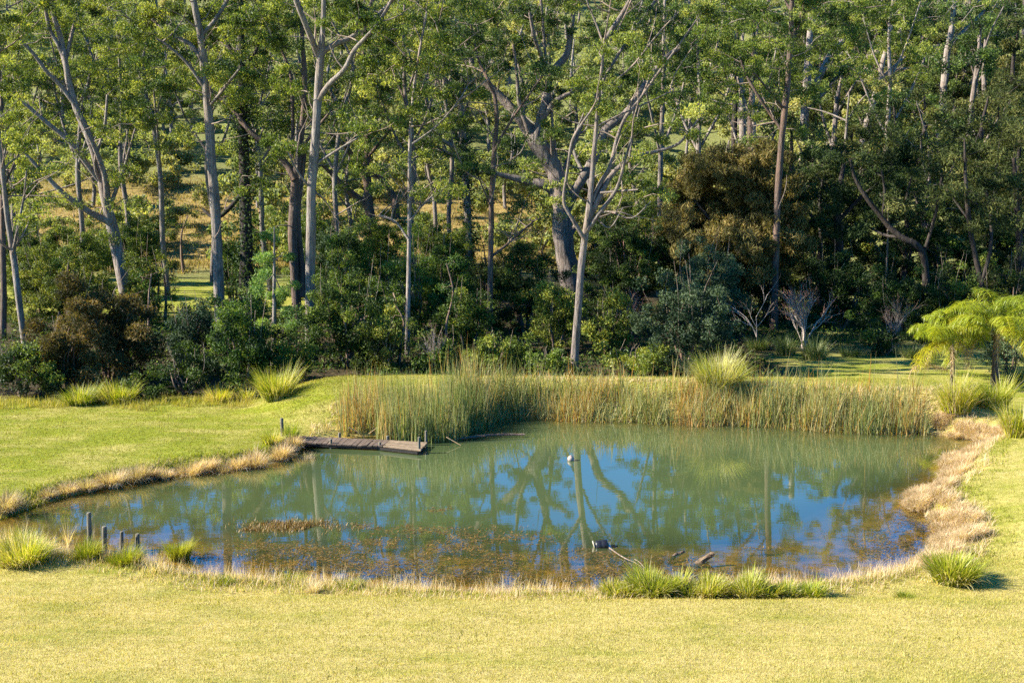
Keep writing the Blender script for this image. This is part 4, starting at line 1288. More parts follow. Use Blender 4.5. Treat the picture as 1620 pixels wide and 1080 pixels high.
# ------------------------------------------------------------------ dry grass round the shore
drg = MB()
shore = np.concatenate([POND, POND[:1]])
seglen = np.hypot(*np.diff(shore, axis=0).T)
cum = np.concatenate([[0], np.cumsum(seglen)])


def along(n):
    s = rng.uniform(0, cum[-1], n)
    i = np.clip(np.searchsorted(cum, s) - 1, 0, len(seglen) - 1)
    t = (s - cum[i]) / seglen[i]
    a = shore[i] + (shore[i + 1] - shore[i]) * t[:, None]
    d = shore[i + 1] - shore[i]
    nrm = np.stack([d[:, 1], -d[:, 0]], 1) / seglen[i][:, None]
    return a, nrm


a, nrm = along(90000)
test = pond_sd(a[:200, 0] + nrm[:200, 0] * .3, a[:200, 1] + nrm[:200, 1] * .3)
if np.mean(test) < 0: nrm = -nrm
apx, apy = in_px(np.concatenate([a, np.zeros((len(a), 1))], 1))


def fringe(mask, keep, off, L, tint, lean, bend, w, mb_=drg, clump=.4, face=None):
    m = mask & (rng.random(len(a)) < keep)
    k = m.sum()
    o = off(k)
    q = a[m] + nrm[m] * o[:, None]
    c = wob(q[:, 0], q[:, 1], 2.2)
    ok = rng.random(k) < 1 - clump * np.clip(-c, 0, 1)
    q, c = q[ok], c[ok]
    k = len(q)
    P = np.stack([q[:, 0], q[:, 1], np.maximum(height(q[:, 0], q[:, 1]), -.06) - .02], 1)
    blades(mb_, P, rng.uniform(0, 6.283, k), L * rng.uniform(.4, 1.25, k) * (1 + .3 * c), np.abs(rng.normal(0, lean, k)), np.abs(rng.normal(0, bend, k)), w * rng.uniform(.6, 1.3, k),
           np.clip(tint + rng.normal(0, .2, k) + .15 * c, 0, 1), 3, face=face)


nearm = (apy > 850) & (apx < 1480)
rightm = ((apx > 1425) & (apy > 712) & (apy < 905)) | ((apx > 1475) & (apy > 684) & (apy < 713))
leftm = (apy > 700) & (apy < 835) & (apx < 480)
fringe(nearm, .45, lambda k: np.abs(rng.normal(.2, .3, k)), .24, .6, .3, .7, .011, clump=.9)
fringe(nearm, .16, lambda k: rng.uniform(-.1, .7, k), .42, .62, .2, .5, .008, clump=.8)
fringe(nearm, .35, lambda k: rng.uniform(.2, 1.3, k), .16, .55, .4, .8, .011, clump=.8)
fringe(rightm, .5, lambda k: rng.uniform(-.1, 1.15, k), .26, .55, .55, 1.2, .012, clump=.15)
ri = np.where(rightm)[0]
for i in rng.choice(ri, 95, replace=False):                      # matted mounds along the right shore
    q = a[i] + nrm[i] * rng.uniform(-.05, .75)
    R_ = rng.uniform(.18, .38)
    k = int(900 * R_ / .4)
    th = rng.uniform(0, 6.283, k)
    rr = R_ * np.sqrt(rng.random(k)) * .7
    bx, by = q[0] + np.cos(th) * rr, q[1] + np.sin(th) * rr
    hgt = np.maximum(height(bx, by), -.03) + .3 * R_ * (1 - (rr / R_) ** 2)
    blades(drg, np.stack([bx, by, hgt], 1), th + rng.normal(0, .8, k), R_ * rng.uniform(.3, .9, k), rng.uniform(.1, .9, k), rng.uniform(.4, 1.8, k), .011, np.clip(rng.normal(rng.uniform(.35, .62), .18, k), 0, 1), 3)
fringe(leftm, .2, lambda k: np.abs(rng.normal(.15, .2, k)), .22, .4, .4, 1.0, .013)
# the dry bank face behind the reeds, the slope right of the inlet and the end of the mound
n = 26000
qx, qy = rng.uniform(-8, 15, n), rng.uniform(33, 40, n)
qd = pond_sd(qx, qy)
qp = in_px(np.stack([qx, qy, np.zeros(n)], 1))[0]
ok = (qd > .3) & (((qd < 2.0) & (qp > 520) & (qp < 1480)) | ((qd < 2.8) & (qp >= 1480) & (wob(qx, qy, 1.3) > -.1)) | ((qd < 1.1) & (qp > 490) & (qp < 540)))
qx, qy = qx[ok], qy[ok]
k = len(qx)
blades(drg, np.stack([qx, qy, height(qx, qy) - .02], 1), rng.uniform(0, 6.283, k), .22 * rng.uniform(.5, 1.3, k), np.abs(rng.normal(0, .5, k)), np.abs(rng.normal(0, .8, k)), .02,
       np.clip(rng.normal(.5, .22, k), 0, 1), 2)
gsh = MB()
fringe(nearm, .8, lambda k: np.abs(rng.normal(.35, .4, k)), .15, .5, .45, .7, .013, gsh, clump=.5)
fringe(leftm, .9, lambda k: np.abs(rng.normal(.3, .3, k)), .16, .4, .5, .8, .016, gsh, clump=.5)
fringe(rightm, .3, lambda k: rng.uniform(.2, 1.6, k), .16, .5, .5, .8, .014, gsh, clump=.6)
tag(gsh.build('shore_grass', M['moss']), 'longer yellow green grass left unmown along the pond edge', kind='stuff')
tag(drg.build('dry_grass_fringe', M['dry']), 'pinkish tan dry grass standing round the edge of the pond', kind='stuff')

# ------------------------------------------------------------------ mown turf
turf = MB()


def mow(n, x0, x1, y0, y1, L, w, tint, fn):
    x, y = rng.uniform(x0, x1, n), rng.uniform(y0, y1, n)
    ok = fn(x, y)
    x, y = x[ok], y[ok]
    k = len(x)
    t = np.clip(tint + rng.normal(0, .2, k) + .16 * wob(x, y, 1.4) + .12 * wob(x, y, .5), 0, 1)
    blades(turf, np.stack([x, y, height(x, y) - .006], 1), rng.uniform(0, 6.283, k), L * rng.uniform(.4, 1.3, k), np.abs(rng.normal(0, .6, k)), np.abs(rng.normal(0, .6, k)), w, t, 1)


mow(230000, -12.5, 12.5, 15.3, 23.8, .05, .011, .68, lambda x, y: (pond_sd(x, y) > .25) & (np.abs(x) < .47 * y + .6))
mow(90000, -19, -4, 26, 40.5, .06, .018, .27, lambda x, y: (pond_sd(x, y) > .2) & (np.abs(x) < .47 * y + .6))
mow(40000, 9.5, 17, 23, 42, .055, .015, .5, lambda x, y: (pond_sd(x, y) > .9) & (np.abs(x) < .47 * y + .6))
mow(40000, -8, 14, 36.5, 43, .07, .022, .4, lambda x, y: (pond_sd(x, y) > 1.2))
mow(9000, -19, -9, 36.8, 39.6, .32, .016, .45, lambda x, y: (np.abs(x) < .47 * y + .6) & (y > 38.2 + .5 * wob(x, y, 1.1)) & (wob(x, y, 2.1) > -.2))
mow(26000, -12.5, 13, 15.3, 23.8, .085, .013, .35, lambda x, y: (pond_sd(x, y) > .3) & (np.abs(x) < .47 * y + .6) & (wob(x, y, 1.9) + .6 * wob(x, y, .6) > .55))
mow(16000, -12.5, 13, 15.3, 23.8, .06, .012, .95, lambda x, y: (pond_sd(x, y) > .3) & (np.abs(x) < .47 * y + .6) & (wob(x + 5, y, 1.4) > .5))
tag(turf.build('lawn_grass', M['grass']), 'short mown grass blades on the lawns', kind='stuff')

# ------------------------------------------------------------------ green clumps and tussocks (each one a thing)
T = tussock
T('strap_leaf_clump', 'big pale green strap-leaf clump behind the left lawn, near the mound', 438, 630, 90, 60, 'strap', 1100, tint=(.45, .25))
T('strap_leaf_clump', 'bright strap-leaf clump at the back of the left lawn, leftmost of a pair', 128, 638, 96, 36, 'strap', 1000, tint=(.45, .25))
T('strap_leaf_clump', 'bright strap-leaf clump at the back of the left lawn, rightmost of a pair', 186, 636, 92, 42, 'strap', 1000, tint=(.5, .25))
T('dry_grass_clump', 'straw and lime coloured grass clump left of the big pale strap-leaf clump', 345, 634, 74, 32, 'strap', 460, tint=(.62, .22))
T('dry_grass_clump', 'low straw coloured grass clump beside the big pale strap-leaf clump', 388, 632, 50, 28, 'strap', 300, tint=(.62, .2))
T('reed_clump', 'tall shaggy straw coloured clump rising above the reeds on the far bank', 1138, 622, 112, 74, 'strap', 1500, tint=(.8, .18), blade_w=.03, at=tuple(PZ(1138, 616, .95)[:2]))
T('strap_leaf_clump', 'dark strap-leaf clump left of the bare white shrub', 1243, 562, 52, 42, 'strap_dark', 420, at=tuple(PZ(1243, 562, 0)[:2]))
T('strap_leaf_clump', 'fountain-shaped strap-leaf clump in front of the bare white shrub', 1288, 570, 66, 42, 'strap_dark', 560, tint=(.55, .28), at=tuple(PZ(1288, 570, 0)[:2]))
T('strap_leaf_clump', 'low strap-leaf clump right of the bare white shrub', 1345, 563, 54, 24, 'strap_dark', 340, at=tuple(PZ(1345, 563, 0)[:2]))
T('strap_leaf_clump', 'soft grey-green weeping clump at the back of the shaded lawn, left of the smaller palm', 1442, 567, 56, 30, 'strap_dark', 600, tint=(.72, .2), droopy=1.5, at=tuple(PZ(1442, 567, 0)[:2]))
T('strap_leaf_clump', 'dark clump under the leafless pale sapling', 1200, 552, 58, 30, 'strap_dark', 340, tint=(.35, .2), at=tuple(PZ(1200, 552, 0)[:2]))
T('strap_leaf_clump', 'straw-topped strap-leaf clump below the smaller palm', 1513, 655, 92, 72, 'strap', 1100, tint=(.55, .28), at=tuple(PZ(1513, 652, .6)[:2]))
T('strap_leaf_clump', 'golden green strap-leaf clump below the bigger palm', 1571, 650, 80, 58, 'strap', 900, tint=(.42, .25), at=tuple(PZ(1571, 648, .6)[:2]))
T('strap_leaf_clump', 'large strap-leaf clump cut by the right edge of the photo', 1612, 690, 88, 66, 'strap', 820, tint=(.5, .26), at=tuple(PZ(1612, 690, .7)[:2]))
T('strap_leaf_clump', 'grey strap-leaf clump at the foot of the bigger palm', 1606, 606, 52, 40, 'strap_dark', 340, tint=(.6, .25), at=tuple(PZ(1606, 606, .3)[:2]))
T('strap_leaf_clump', 'round green and straw clump on the right shore, near corner', 1508, 914, 122, 60, 'strap', 1400, tint=(.38, .2), blade_w=.026, at=tuple(PZ(1508, 914, .35)[:2]))
for px, py, w, h, n_ in [(972, 944, 70, 30, 500), (1000, 945, 80, 42, 900), (1034, 947, 100, 56, 1500), (1062, 946, 70, 44, 700), (1092, 949, 74, 36, 800), (1120, 950, 84, 46, 1100), (1150, 948, 70, 36, 700), (1182, 950, 84, 46, 1100),
                         (1212, 949, 76, 38, 800), (1246, 948, 60, 28, 400), (1280, 947, 80, 36, 600)]:
    T('strap_leaf_clump', 'yellow-green strap-leaf clump, one of several alike merging in a low row on the near shore', px, py, w, h, 'strap', n_, group='strap-leaf row on the near shore', tint=(rng.uniform(.38, .6), .24),
      blade_w=.024, at=tuple(PZ(px, py - 2, .3)[:2]), stiff=rng.uniform(.2, .8))
T('strap_leaf_clump', 'straw and green clump in the bottom left corner of the pond', 35, 898, 150, 56, 'strap', 1500, tint=(.5, .24), blade_w=.015, at=tuple(PZ(35, 894, .2)[:2]))
T('strap_leaf_clump', 'sparse green clump standing in the water at the left edge', 40, 852, 60, 28, 'strap', 120, tint=(.35, .2), blade_w=.013, z=0.0)
T('soft_grass_mound', 'bright green mound at the foot of the posts', 140, 896, 72, 38, 'moss', 900, tint=(.35, .2), blade_w=.012, at=tuple(PZ(140, 892, .12)[:2]))
T('soft_grass_mound', 'bright green mound right of the posts', 198, 903, 82, 40, 'moss', 1000, tint=(.3, .2), blade_w=.012, at=tuple(PZ(198, 899, .12)[:2]))
T('soft_grass_mound', 'round yellow-green tussock standing in the water', 283, 882, 62, 44, 'moss', 900, tint=(.55, .25), blade_w=.011, z=0.0, r0=.5)
T('soft_grass_mound', 'yellow-green tuft on the near shore, below the reddish weed', 461, 924, 80, 30, 'moss', 700, tint=(.5, .22), blade_w=.011, at=tuple(PZ(461, 922, .1)[:2]))
T('soft_grass_mound', 'yellow-green tuft on the near shore, second right of the round tussock', 553, 938, 76, 26, 'moss', 600, tint=(.5, .22), blade_w=.011, at=tuple(PZ(553, 936, .12)[:2]))
T('soft_grass_mound', 'flat yellow-green tuft on the near shore, first right of the round tussock', 352, 930, 70, 16, 'moss', 420, tint=(.45, .22), blade_w=.011, at=tuple(PZ(352, 928, .15)[:2]))
T('soft_grass_mound', 'low lime tuft on the grass bank in the near right corner', 1432, 948, 60, 14, 'moss', 380, tint=(.35, .2), blade_w=.011, at=tuple(PZ(1432, 944, .35)[:2]))
T('soft_grass_mound', 'pale straw tuft on the near shore, left of the tall yellow-green clump', 495, 948, 40, 22, 'dry', 300, tint=(.85, .15), blade_w=.01, at=tuple(PZ(495, 944, .2)[:2]))
T('strap_leaf_clump', 'spiky green clump beside the short grey stake', 460, 676, 44, 30, 'strap', 150, tint=(.3, .2), at=tuple(PZ(460, 678, .5)[:2]))
T('strap_leaf_clump', 'golden green clump on the bank corner left of the jetty', 432, 700, 50, 34, 'strap', 330, tint=(.45, .25), blade_w=.026, at=tuple(PZ(432, 700, .3)[:2]))
T('dry_grass_clump', 'single pale seeding weed standing in the water left of the posts', 108, 868, 26, 54, 'dry', 60, tint=(.5, .2), blade_w=.012, z=0.0, r0=.15, stiff=.9)
for lab, px, py, w, h in [('tan matted tussock at the left end of the jetty', 482, 724, 28, 24), ('tan tussock at the water corner left of the jetty', 446, 722, 44, 28), ('brown shaded tussock against the jetty', 462, 708, 40, 30)]:
    T('tan_tussock', lab, px, py, w * 1.15, h * 1.2, 'dry', 800, tint=(.4, .2), blade_w=.015, at=tuple(PZ(px, py - 2, .12)[:2]), droopy=1.5)
for px, py, w, h in [(8, 808, 66, 30), (108, 778, 40, 20), (140, 772, 44, 22), (175, 765, 60, 32), (216, 757, 50, 30), (262, 752, 34, 20), (300, 746, 52, 26), (326, 741, 44, 26), (352, 742, 30, 18), (378, 737, 34, 24), (404, 734, 52, 32),
                     (76, 786, 38, 16), (236, 752, 34, 18)]:
    T('tan_tussock', 'rounded tan tussock, one of many alike in the row along the left shore', px, py, w * 1.15, h * 1.3, 'dry', 800, group='tan tussocks along the left shore', tint=(.38, .22), blade_w=.014,
      at=tuple(PZ(px, py - 3, .12)[:2]), droopy=1.6)

# ------------------------------------------------------------------ pond weed breaking the surface
wd = MB()
for cx, cy, rx, ry, n, hh in [(460, 832, 66, 9, 2600, .12), (395, 838, 20, 4, 400, .08), (600, 832, 55, 5, 700, .04), (660, 838, 60, 5, 500, .03), (805, 834, 24, 4, 320, .06), (700, 806, 22, 4, 260, .03), (720, 866, 34, 6, 420, .03),
                              (930, 880, 60, 14, 900, .03), (780, 880, 60, 14, 700, .03), (1070, 884, 36, 8, 420, .04), (1420, 860, 60, 30, 2600, .03), (1450, 820, 34, 20, 1400, .03), (560, 895, 150, 18, 3400, .025), (480, 870, 100, 14, 1800, .03), (700, 900, 120, 16, 2400, .03), (720, 850, 110, 16, 1700, .03), (600, 858, 70, 8, 900, .03), (830, 850, 60, 10, 600, .03), (960, 905, 70, 10, 900, .03), (330, 880, 60, 12, 500, .03),
                              (860, 915, 120, 14, 1100, .03), (1100, 905, 90, 10, 700, .03), (400, 862, 50, 10, 400, .03), (640, 870, 60, 12, 500, .025), (1200, 868, 30, 3, 140, .02), (90, 800, 36, 8, 500, .05), (140, 790, 36, 8, 400, .05), (20, 838, 20, 6, 200, .06)]:
    g = rng.normal(0, .5, (n, 2))
    P = np.array([PZ(cx + u * rx * 1.1, cy + w_ * ry * 1.1, 0) for u, w_ in g])
    c = wob(P[:, 0], P[:, 1], 2.0) + .5 * wob(P[:, 0], P[:, 1], 5)
    P = P[c > -.35]
    k = len(P)
    if hh > .05:
        P[:, 2] = -.02
        blades(wd, P, rng.uniform(0, 6.28, k), hh * rng.uniform(.4, 1.3, k), np.abs(rng.normal(0, .35, k)), .4, .02, np.clip(rng.normal(.62, .25, k), 0, 1), 1)
    else:
        P[:, 2] = rng.normal(-.006, .008, k)
        blades(wd, P, rng.uniform(0, 6.28, k), .09 * rng.uniform(.5, 1.6, k), 1.5 + rng.normal(0, .06, k), 0, .03, np.clip(rng.normal(.4, .25, k), 0, 1), 1)
tag(wd.build('pond_weed', M['weed']), 'brown and rusty water weed mats breaking the surface', kind='stuff')


# long dry grass on the paddock slope behind the wood
pg = MB()
n = 70000
y = rng.uniform(83, 126, n)
x = y * rng.uniform(-.5, .1, n)
c = wob(x, y, .55) + .7 * wob(x, y, 1.9)
ok = c > rng.uniform(-.9, .7, n)
x, y, c = x[ok], y[ok], c[ok]
k = len(x)
blades(pg, np.stack([x, y, height(x, y) - .03], 1), rng.uniform(0, 6.283, k), (.32 + .2 * np.clip(c, 0, 1)) * rng.uniform(.5, 1.6, k), np.abs(rng.normal(0, .3, k)), .6, .07,
       np.clip(rng.normal(.3, .2, k) - .12 * np.clip(c, 0, 1), 0, 1), 2)
tag(pg.build('paddock_grass', M['paddock']), 'long dry golden grass on the slope behind the wood', kind='stuff')
# ------------------------------------------------------------------ jetty
def box_from(mb, quad, th, tint=.5, jitter=0.0):
    """a board: four top corners (counter-clockwise) and a thickness"""
    q = np.asarray(quad, float)
    if jitter:
        q = q + np.array([0, 0, 1.]) * rng.normal(0, jitter, (4, 1))
    lo = q - np.array([0, 0, th])
    mb.add(np.concatenate([q, lo]), np.array([[0, 1, 2, 3], [7, 6, 5, 4], [0, 4, 5, 1], [1, 5, 6, 2], [2, 6, 7, 3], [3, 7, 4, 0]]), tint)


def lerp(a, b, t): return a + (b - a) * t


DZ = .15
A, B, Cn, Dn = PZ(463, 688.8, DZ + .03), PZ(453, 698.8, DZ + .03), PZ(605, 705.2, DZ), PZ(616, 695.6, DZ)
En, Fn = PZ(664.5, 712, DZ), PZ(675.5, 699, DZ)
jt = thing('jetty', 'small weathered wooden jetty with a tan end platform', 'jetty', [(A[0] + En[0]) / 2, (A[1] + En[1]) / 2, 0])
deck = MB()
nP = 19
for i in range(nP):
    g = .05
    t0, t1 = (i + g) / nP, (i + 1 - g) / nP
    ov = rng.uniform(-.03, .04)
    box_from(deck, [lerp(B, Cn, t0) + (lerp(B, Cn, t0) - lerp(A, Dn, t0)) * ov, lerp(B, Cn, t1) + (lerp(B, Cn, t1) - lerp(A, Dn, t1)) * ov, lerp(A, Dn, t1), lerp(A, Dn, t0)], .035, rng.uniform(.45, .85), .006)
deck.build('walkway_deck', M['deck'], jt)
plat = MB()
nQ = 6
C2, D2 = Cn + (En - Cn) * .01, Dn + (Fn - Dn) * .01
for i in range(nQ):
    t0, t1 = (i + .1) / nQ, (i + 1 - .1) / nQ
    e = rng.uniform(-.01, .02)
    box_from(plat, [lerp(C2, D2, t0), lerp(En, Fn, t0) + (En - Cn) * e, lerp(En, Fn, t1) + (En - Cn) * e, lerp(C2, D2, t1)], .035, [.9, .62, .8, .55, .95, .7][i], .003)
plat.build('end_platform', M['deck_new'], jt)
up = np.array([0, 0, 1.])
for p, q in ((B, Cn), (Cn, En), (A, Dn), (Dn, Fn), (En, Fn)):
    bm_ = MB()
    p2, q2 = p - up * .045, q - up * .045
    side = unit(np.cross(q2 - p2, up)) * .04
    ins = unit((A + B + Cn + Dn) / 4 - (p + q) / 2) * .07
    p2, q2 = p2 + ins * np.array([1, 1, 0]), q2 + ins * np.array([1, 1, 0])
    box_from(bm_, [p2 - side, p2 + side, q2 + side, q2 - side], .075)
    bm_.build('beam', M['beam'], jt)


def post(px, top, bot, w, lean=0.0):
    b = PZ(px, bot, 0)
    t = PY(px + lean, top, b[1])
    return b, t, .5 * w / FPX * b[1]


for px, top, bot, w in [(523.5, 694, 709, 4.6), (600.8, 699, 711.5, 4.4), (663, 691, 717, 4.8), (537, 684, 696, 4.4), (613, 689, 701, 4.4), (674, 681, 704, 4.6)]:
    b, t, r = post(px, top, bot, w)
    mbp = MB()
    tube(mbp, [b - up * .5, b, lerp(b, t, .5), t - up * .012, t], [r, r, r * .98, r * .96, r * .8], 9, cap=True, lump=.02)
    mbp.build('post', M['post'], jt, smooth=False)

# ------------------------------------------------------------------ posts in the water
for lab, px, top, bot, w, ln in [('tallest of four weathered posts in the water at the left', 142.5, 810, 870, 7.4, -2), ('second tallest and thickest of the four posts in the water', 166, 832, 874, 8.2, -1),
                                 ('thin dark post, third from the left of the four in the water', 192.5, 840, 871, 6, 0), ('shortest of the four posts in the water, rightmost', 217.5, 843.5, 866, 7, 0)]:
    b, t, r = post(px, top, bot, w, ln)
    mbp = MB()
    tube(mbp, [b - up * .5, b, lerp(b, t, .4), lerp(b, t, .8), t - up * .02, t], [r * 1.05, r * 1.03, r, r * .98, r * .95, r * .7], 12, cap=True, lump=.03)
    o = mbp.build('wooden_post', M['post'], loc=b)
    tag(o, lab, 'post', 'old posts in the water')
b, t, r = post(446.5, 661, 676, 5)
b = PZ(446.5, 677, .5); b[2] = hz(b[0], b[1]); t = PY(445.5, 661, b[1])
mbp = MB()
tube(mbp, [b - up * .3, b, lerp(b, t, .6), t - up * .01, t], [r, r, r, r, r * .8], 10, cap=True)
tag(mbp.build('stake', M['post'], loc=b), 'short grey stake on the bank above the jetty', 'stake')


def lathe(mb, c, prof, n=20, tint=.5, tilt=None):
    a_ = np.arange(n) / n * 2 * math.pi
    v = []
    for r, z in prof:
        v.append(np.stack([np.cos(a_) * r, np.sin(a_) * r, np.full(n, z)], 1))
    v = np.concatenate(v)
    if tilt is not None:
        ca, sa = math.cos(tilt), math.sin(tilt)
        v = np.stack([v[:, 0] * ca + v[:, 2] * sa, v[:, 1], -v[:, 0] * sa + v[:, 2] * ca], 1)
    k = np.arange(n)
    f = [np.stack([i * n + k, i * n + (k + 1) % n, (i + 1) * n + (k + 1) % n, (i + 1) * n + k], 1) for i in range(len(prof) - 1)]
    mb.add(v + c, [np.concatenate(f), k[::-1], (len(prof) - 1) * n + k], tint)


c = PZ(903, 728, 0)
bu = thing('buoy', 'round white buoy floating below the far reeds', 'buoy', c)
mbp = MB()
R = .1
lathe(mbp, c + up * .05, [(R * math.cos(q), R * math.sin(q)) for q in np.linspace(-1.5, 1.35, 14)])
mbp.build('float_ball', M['float_white'], bu, smooth=True)
mbp = MB()
lathe(mbp, c + up * .05, [(.035, R * .93), (.035, R * 1.03), (.025, R * 1.08), (.004, R * 1.09)], 12)
mbp.build('cap', M['float_white'], bu, smooth=True)

c = PZ(952, 864, 0)
bf = thing('drum_float', 'black plastic drum float lying half sunk near the near shore', 'float', c)
mbp = MB()
pr = [(r_ * .82, z_ * .85) for r_, z_ in [(.09, -.17), (.14, -.165), (.155, -.14), (.155, -.02), (.148, 0), (.155, .02), (.155, .14), (.14, .165), (.06, .17), (.045, .19), (.02, .19)]]
lathe(mbp, c + up * .03, pr, 20, tilt=math.radians(82))
mbp.build('drum', M['float_black'], bf, smooth=True)
mbp = MB()
lathe(mbp, c + np.array([-.175, 0, .03]), [(.03, -.02), (.1, -.015), (.11, 0), (.1, .015), (.03, .018)], 16, tilt=math.radians(70))
mbp.build('end_cap', M['float_edge'], bf, smooth=True)

# ------------------------------------------------------------------ logs, branch and stones
def log(name, lab, a_, b_, za, zb, r, mt='log', cat='log', side=None):
    p, q = PZ(*a_, za), PZ(*b_, zb) if side is None else None
    mbp = MB()
    pts = smooth_path([p - (q - p) * .35 - up * .08, p, (p + q) / 2, q])
    tube(mbp, pts, np.interp(np.linspace(0, 1, len(pts)), [0, .55, .9, 1], [r * 1.2, r, r * .85, r * .55]), 12, cap=True, lump=.3)
    if r > .04:
        tube(mbp, [lerp(p, q, .6), lerp(p, q, .68) + np.array([.02, -.03, .05])], [.02, .008], 6, cap=True)
    tag(mbp.build(name, M[mt], loc=p), lab, cat)


log('log', 'brown log slanting up out of the water near the near shore', (1108, 888), (1130, 874), 0.02, .2, .06)
log('log', 'short half sunken brown log end in the weed left of the slanting log', (1066, 880), (1082, 872), -.03, -.002, .045)
mbp = MB()
p0 = PZ(964, 866, .03)
br = [p0, PZ(978, 876, .04), PZ(992, 884, .03), PZ(1004, 889, .03), PZ(1016, 897, .05)]
tube(mbp, smooth_path(br), np.linspace(.016, .006, 17), 6, cap=True, lump=.1)
tube(mbp, smooth_path([PZ(1004, 884, .03), PZ(1012, 889, .05), PZ(1020, 898, .02)]), np.linspace(.012, .006, 9), 5)
tube(mbp, smooth_path([PZ(990, 884, .03), PZ(985, 890, .05), PZ(975, 896, .0)]), np.linspace(.01, .005, 9), 5)
tag(mbp.build('fallen_branch', M['twig_pale'], loc=p0), 'thin pale branch trailing in the water from the black float', 'branch')


def rock(lab, px, py, w, h, mt, z=None, name='rock'):
    b_ = PZ(px, py, .3)
    if z is None:
        for _ in range(4): b_ = PZ(px, py, hz(b_[0], b_[1]))
    else: b_ = PZ(px, py, z)
    k = b_[1] / FPX
    mbp = MB()
    nu, nv = 12, 8
    u_ = np.arange(nu) / nu * 2 * math.pi
    v = []
    for j in range(nv):
        ph = -1.4 + 2.8 * j / (nv - 1)
        v.append(np.stack([np.cos(u_) * math.cos(ph), np.sin(u_) * math.cos(ph), np.full(nu, math.sin(ph))], 1))
    v = np.concatenate(v)
    v *= (1 + .16 * np.sin(3 * v[:, :1] + 2 * v[:, 1:2] + px) + .1 * np.sin(5 * v[:, 2:3] + 4 * v[:, 1:2]) + rng.normal(0, .03, (len(v), 1)))
    v = np.sign(v) * np.abs(v) ** .85 * np.array([w * .5 * k, w * .42 * k, h * .6 * k]) + b_ + up * h * .25 * k
    i = np.arange(nu)
    f = [np.stack([j * nu + i, j * nu + (i + 1) % nu, (j + 1) * nu + (i + 1) % nu, (j + 1) * nu + i], 1) for j in range(nv - 1)]
    mbp.add(v, [np.concatenate(f), i[::-1], (nv - 1) * nu + i])
    tag(mbp.build(name, M[mt], loc=b_), lab, 'rock')


rock('upper black rock on the green slope of the mound', 466, 647, 12, 8, 'stone_dark')
rock('lower dark rock on the green slope of the mound', 473, 655, 9, 6, 'stone_dark')
rock('small dark rock in the dry grass above the jetty', 500, 665, 5, 5, 'stone_dark')
rock('grey rock at the foot of the tallest post', 135, 884, 15, 11, 'stone', .03)
rock('pale stone at the grassy point on the right shore', 1438, 795, 16, 9, 'stone_pale', .03)
rock('small pale stone by the dry grass on the right shore', 1484, 773, 10, 5, 'stone_pale', .03)
rock('small brown stone on the near shore in the right corner', 1330, 948, 12, 6, 'stone', .25)

# ------------------------------------------------------------------ bare shrubs
bare_shrub('bare_shrub', 'leafless white-stemmed shrub with pinkish twig tips in front of the dark wood', 1272, 548, 118, 42, n=13, r0=.05, levels=3)
bare_shrub('bare_tree', 'leafless pale sapling left of the bare white shrub', 1199, 545, 130, 22, n=2, r0=.05, levels=3, tip='twig', cat='tree')
bare_shrub('bare_tree', 'dead pinkish twiggy tree right of the crooked gum', 1015, 480, 190, 40, bark='bark_pink', n=2, r0=.07, Y=62, cat='tree')
bare_shrub('bare_shrub', 'dead pinkish bush low in the shade right of the crooked gum', 998, 505, 95, 36, bark='bark_pink', n=4, r0=.04, Y=55)
bare_shrub('bare_shrub', 'grey dead bush in the weeds behind the left reeds', 688, 590, 85, 28, bark='bark_white', tip='twig', n=6, r0=.025, Y=45.2)
bare_shrub('bare_shrub', 'grey twiggy dead bush in the dark wood above the palms', 1600, 480, 90, 40, bark='bark_pale', tip='twig', n=7, r0=.03, Y=51)
bare_shrub('bare_shrub', 'grey dead branches in the shade behind the shaded lawn', 1420, 500, 100, 60, bark='bark_pale', tip='twig', n=8, r0=.03, Y=52)
bare_shrub('bare_shrub', 'pale twiggy dead bush left of the dark round bush', 290, 560, 60, 26, bark='bark_pale', tip='twig', n=6, r0=.022, Y=44.4)

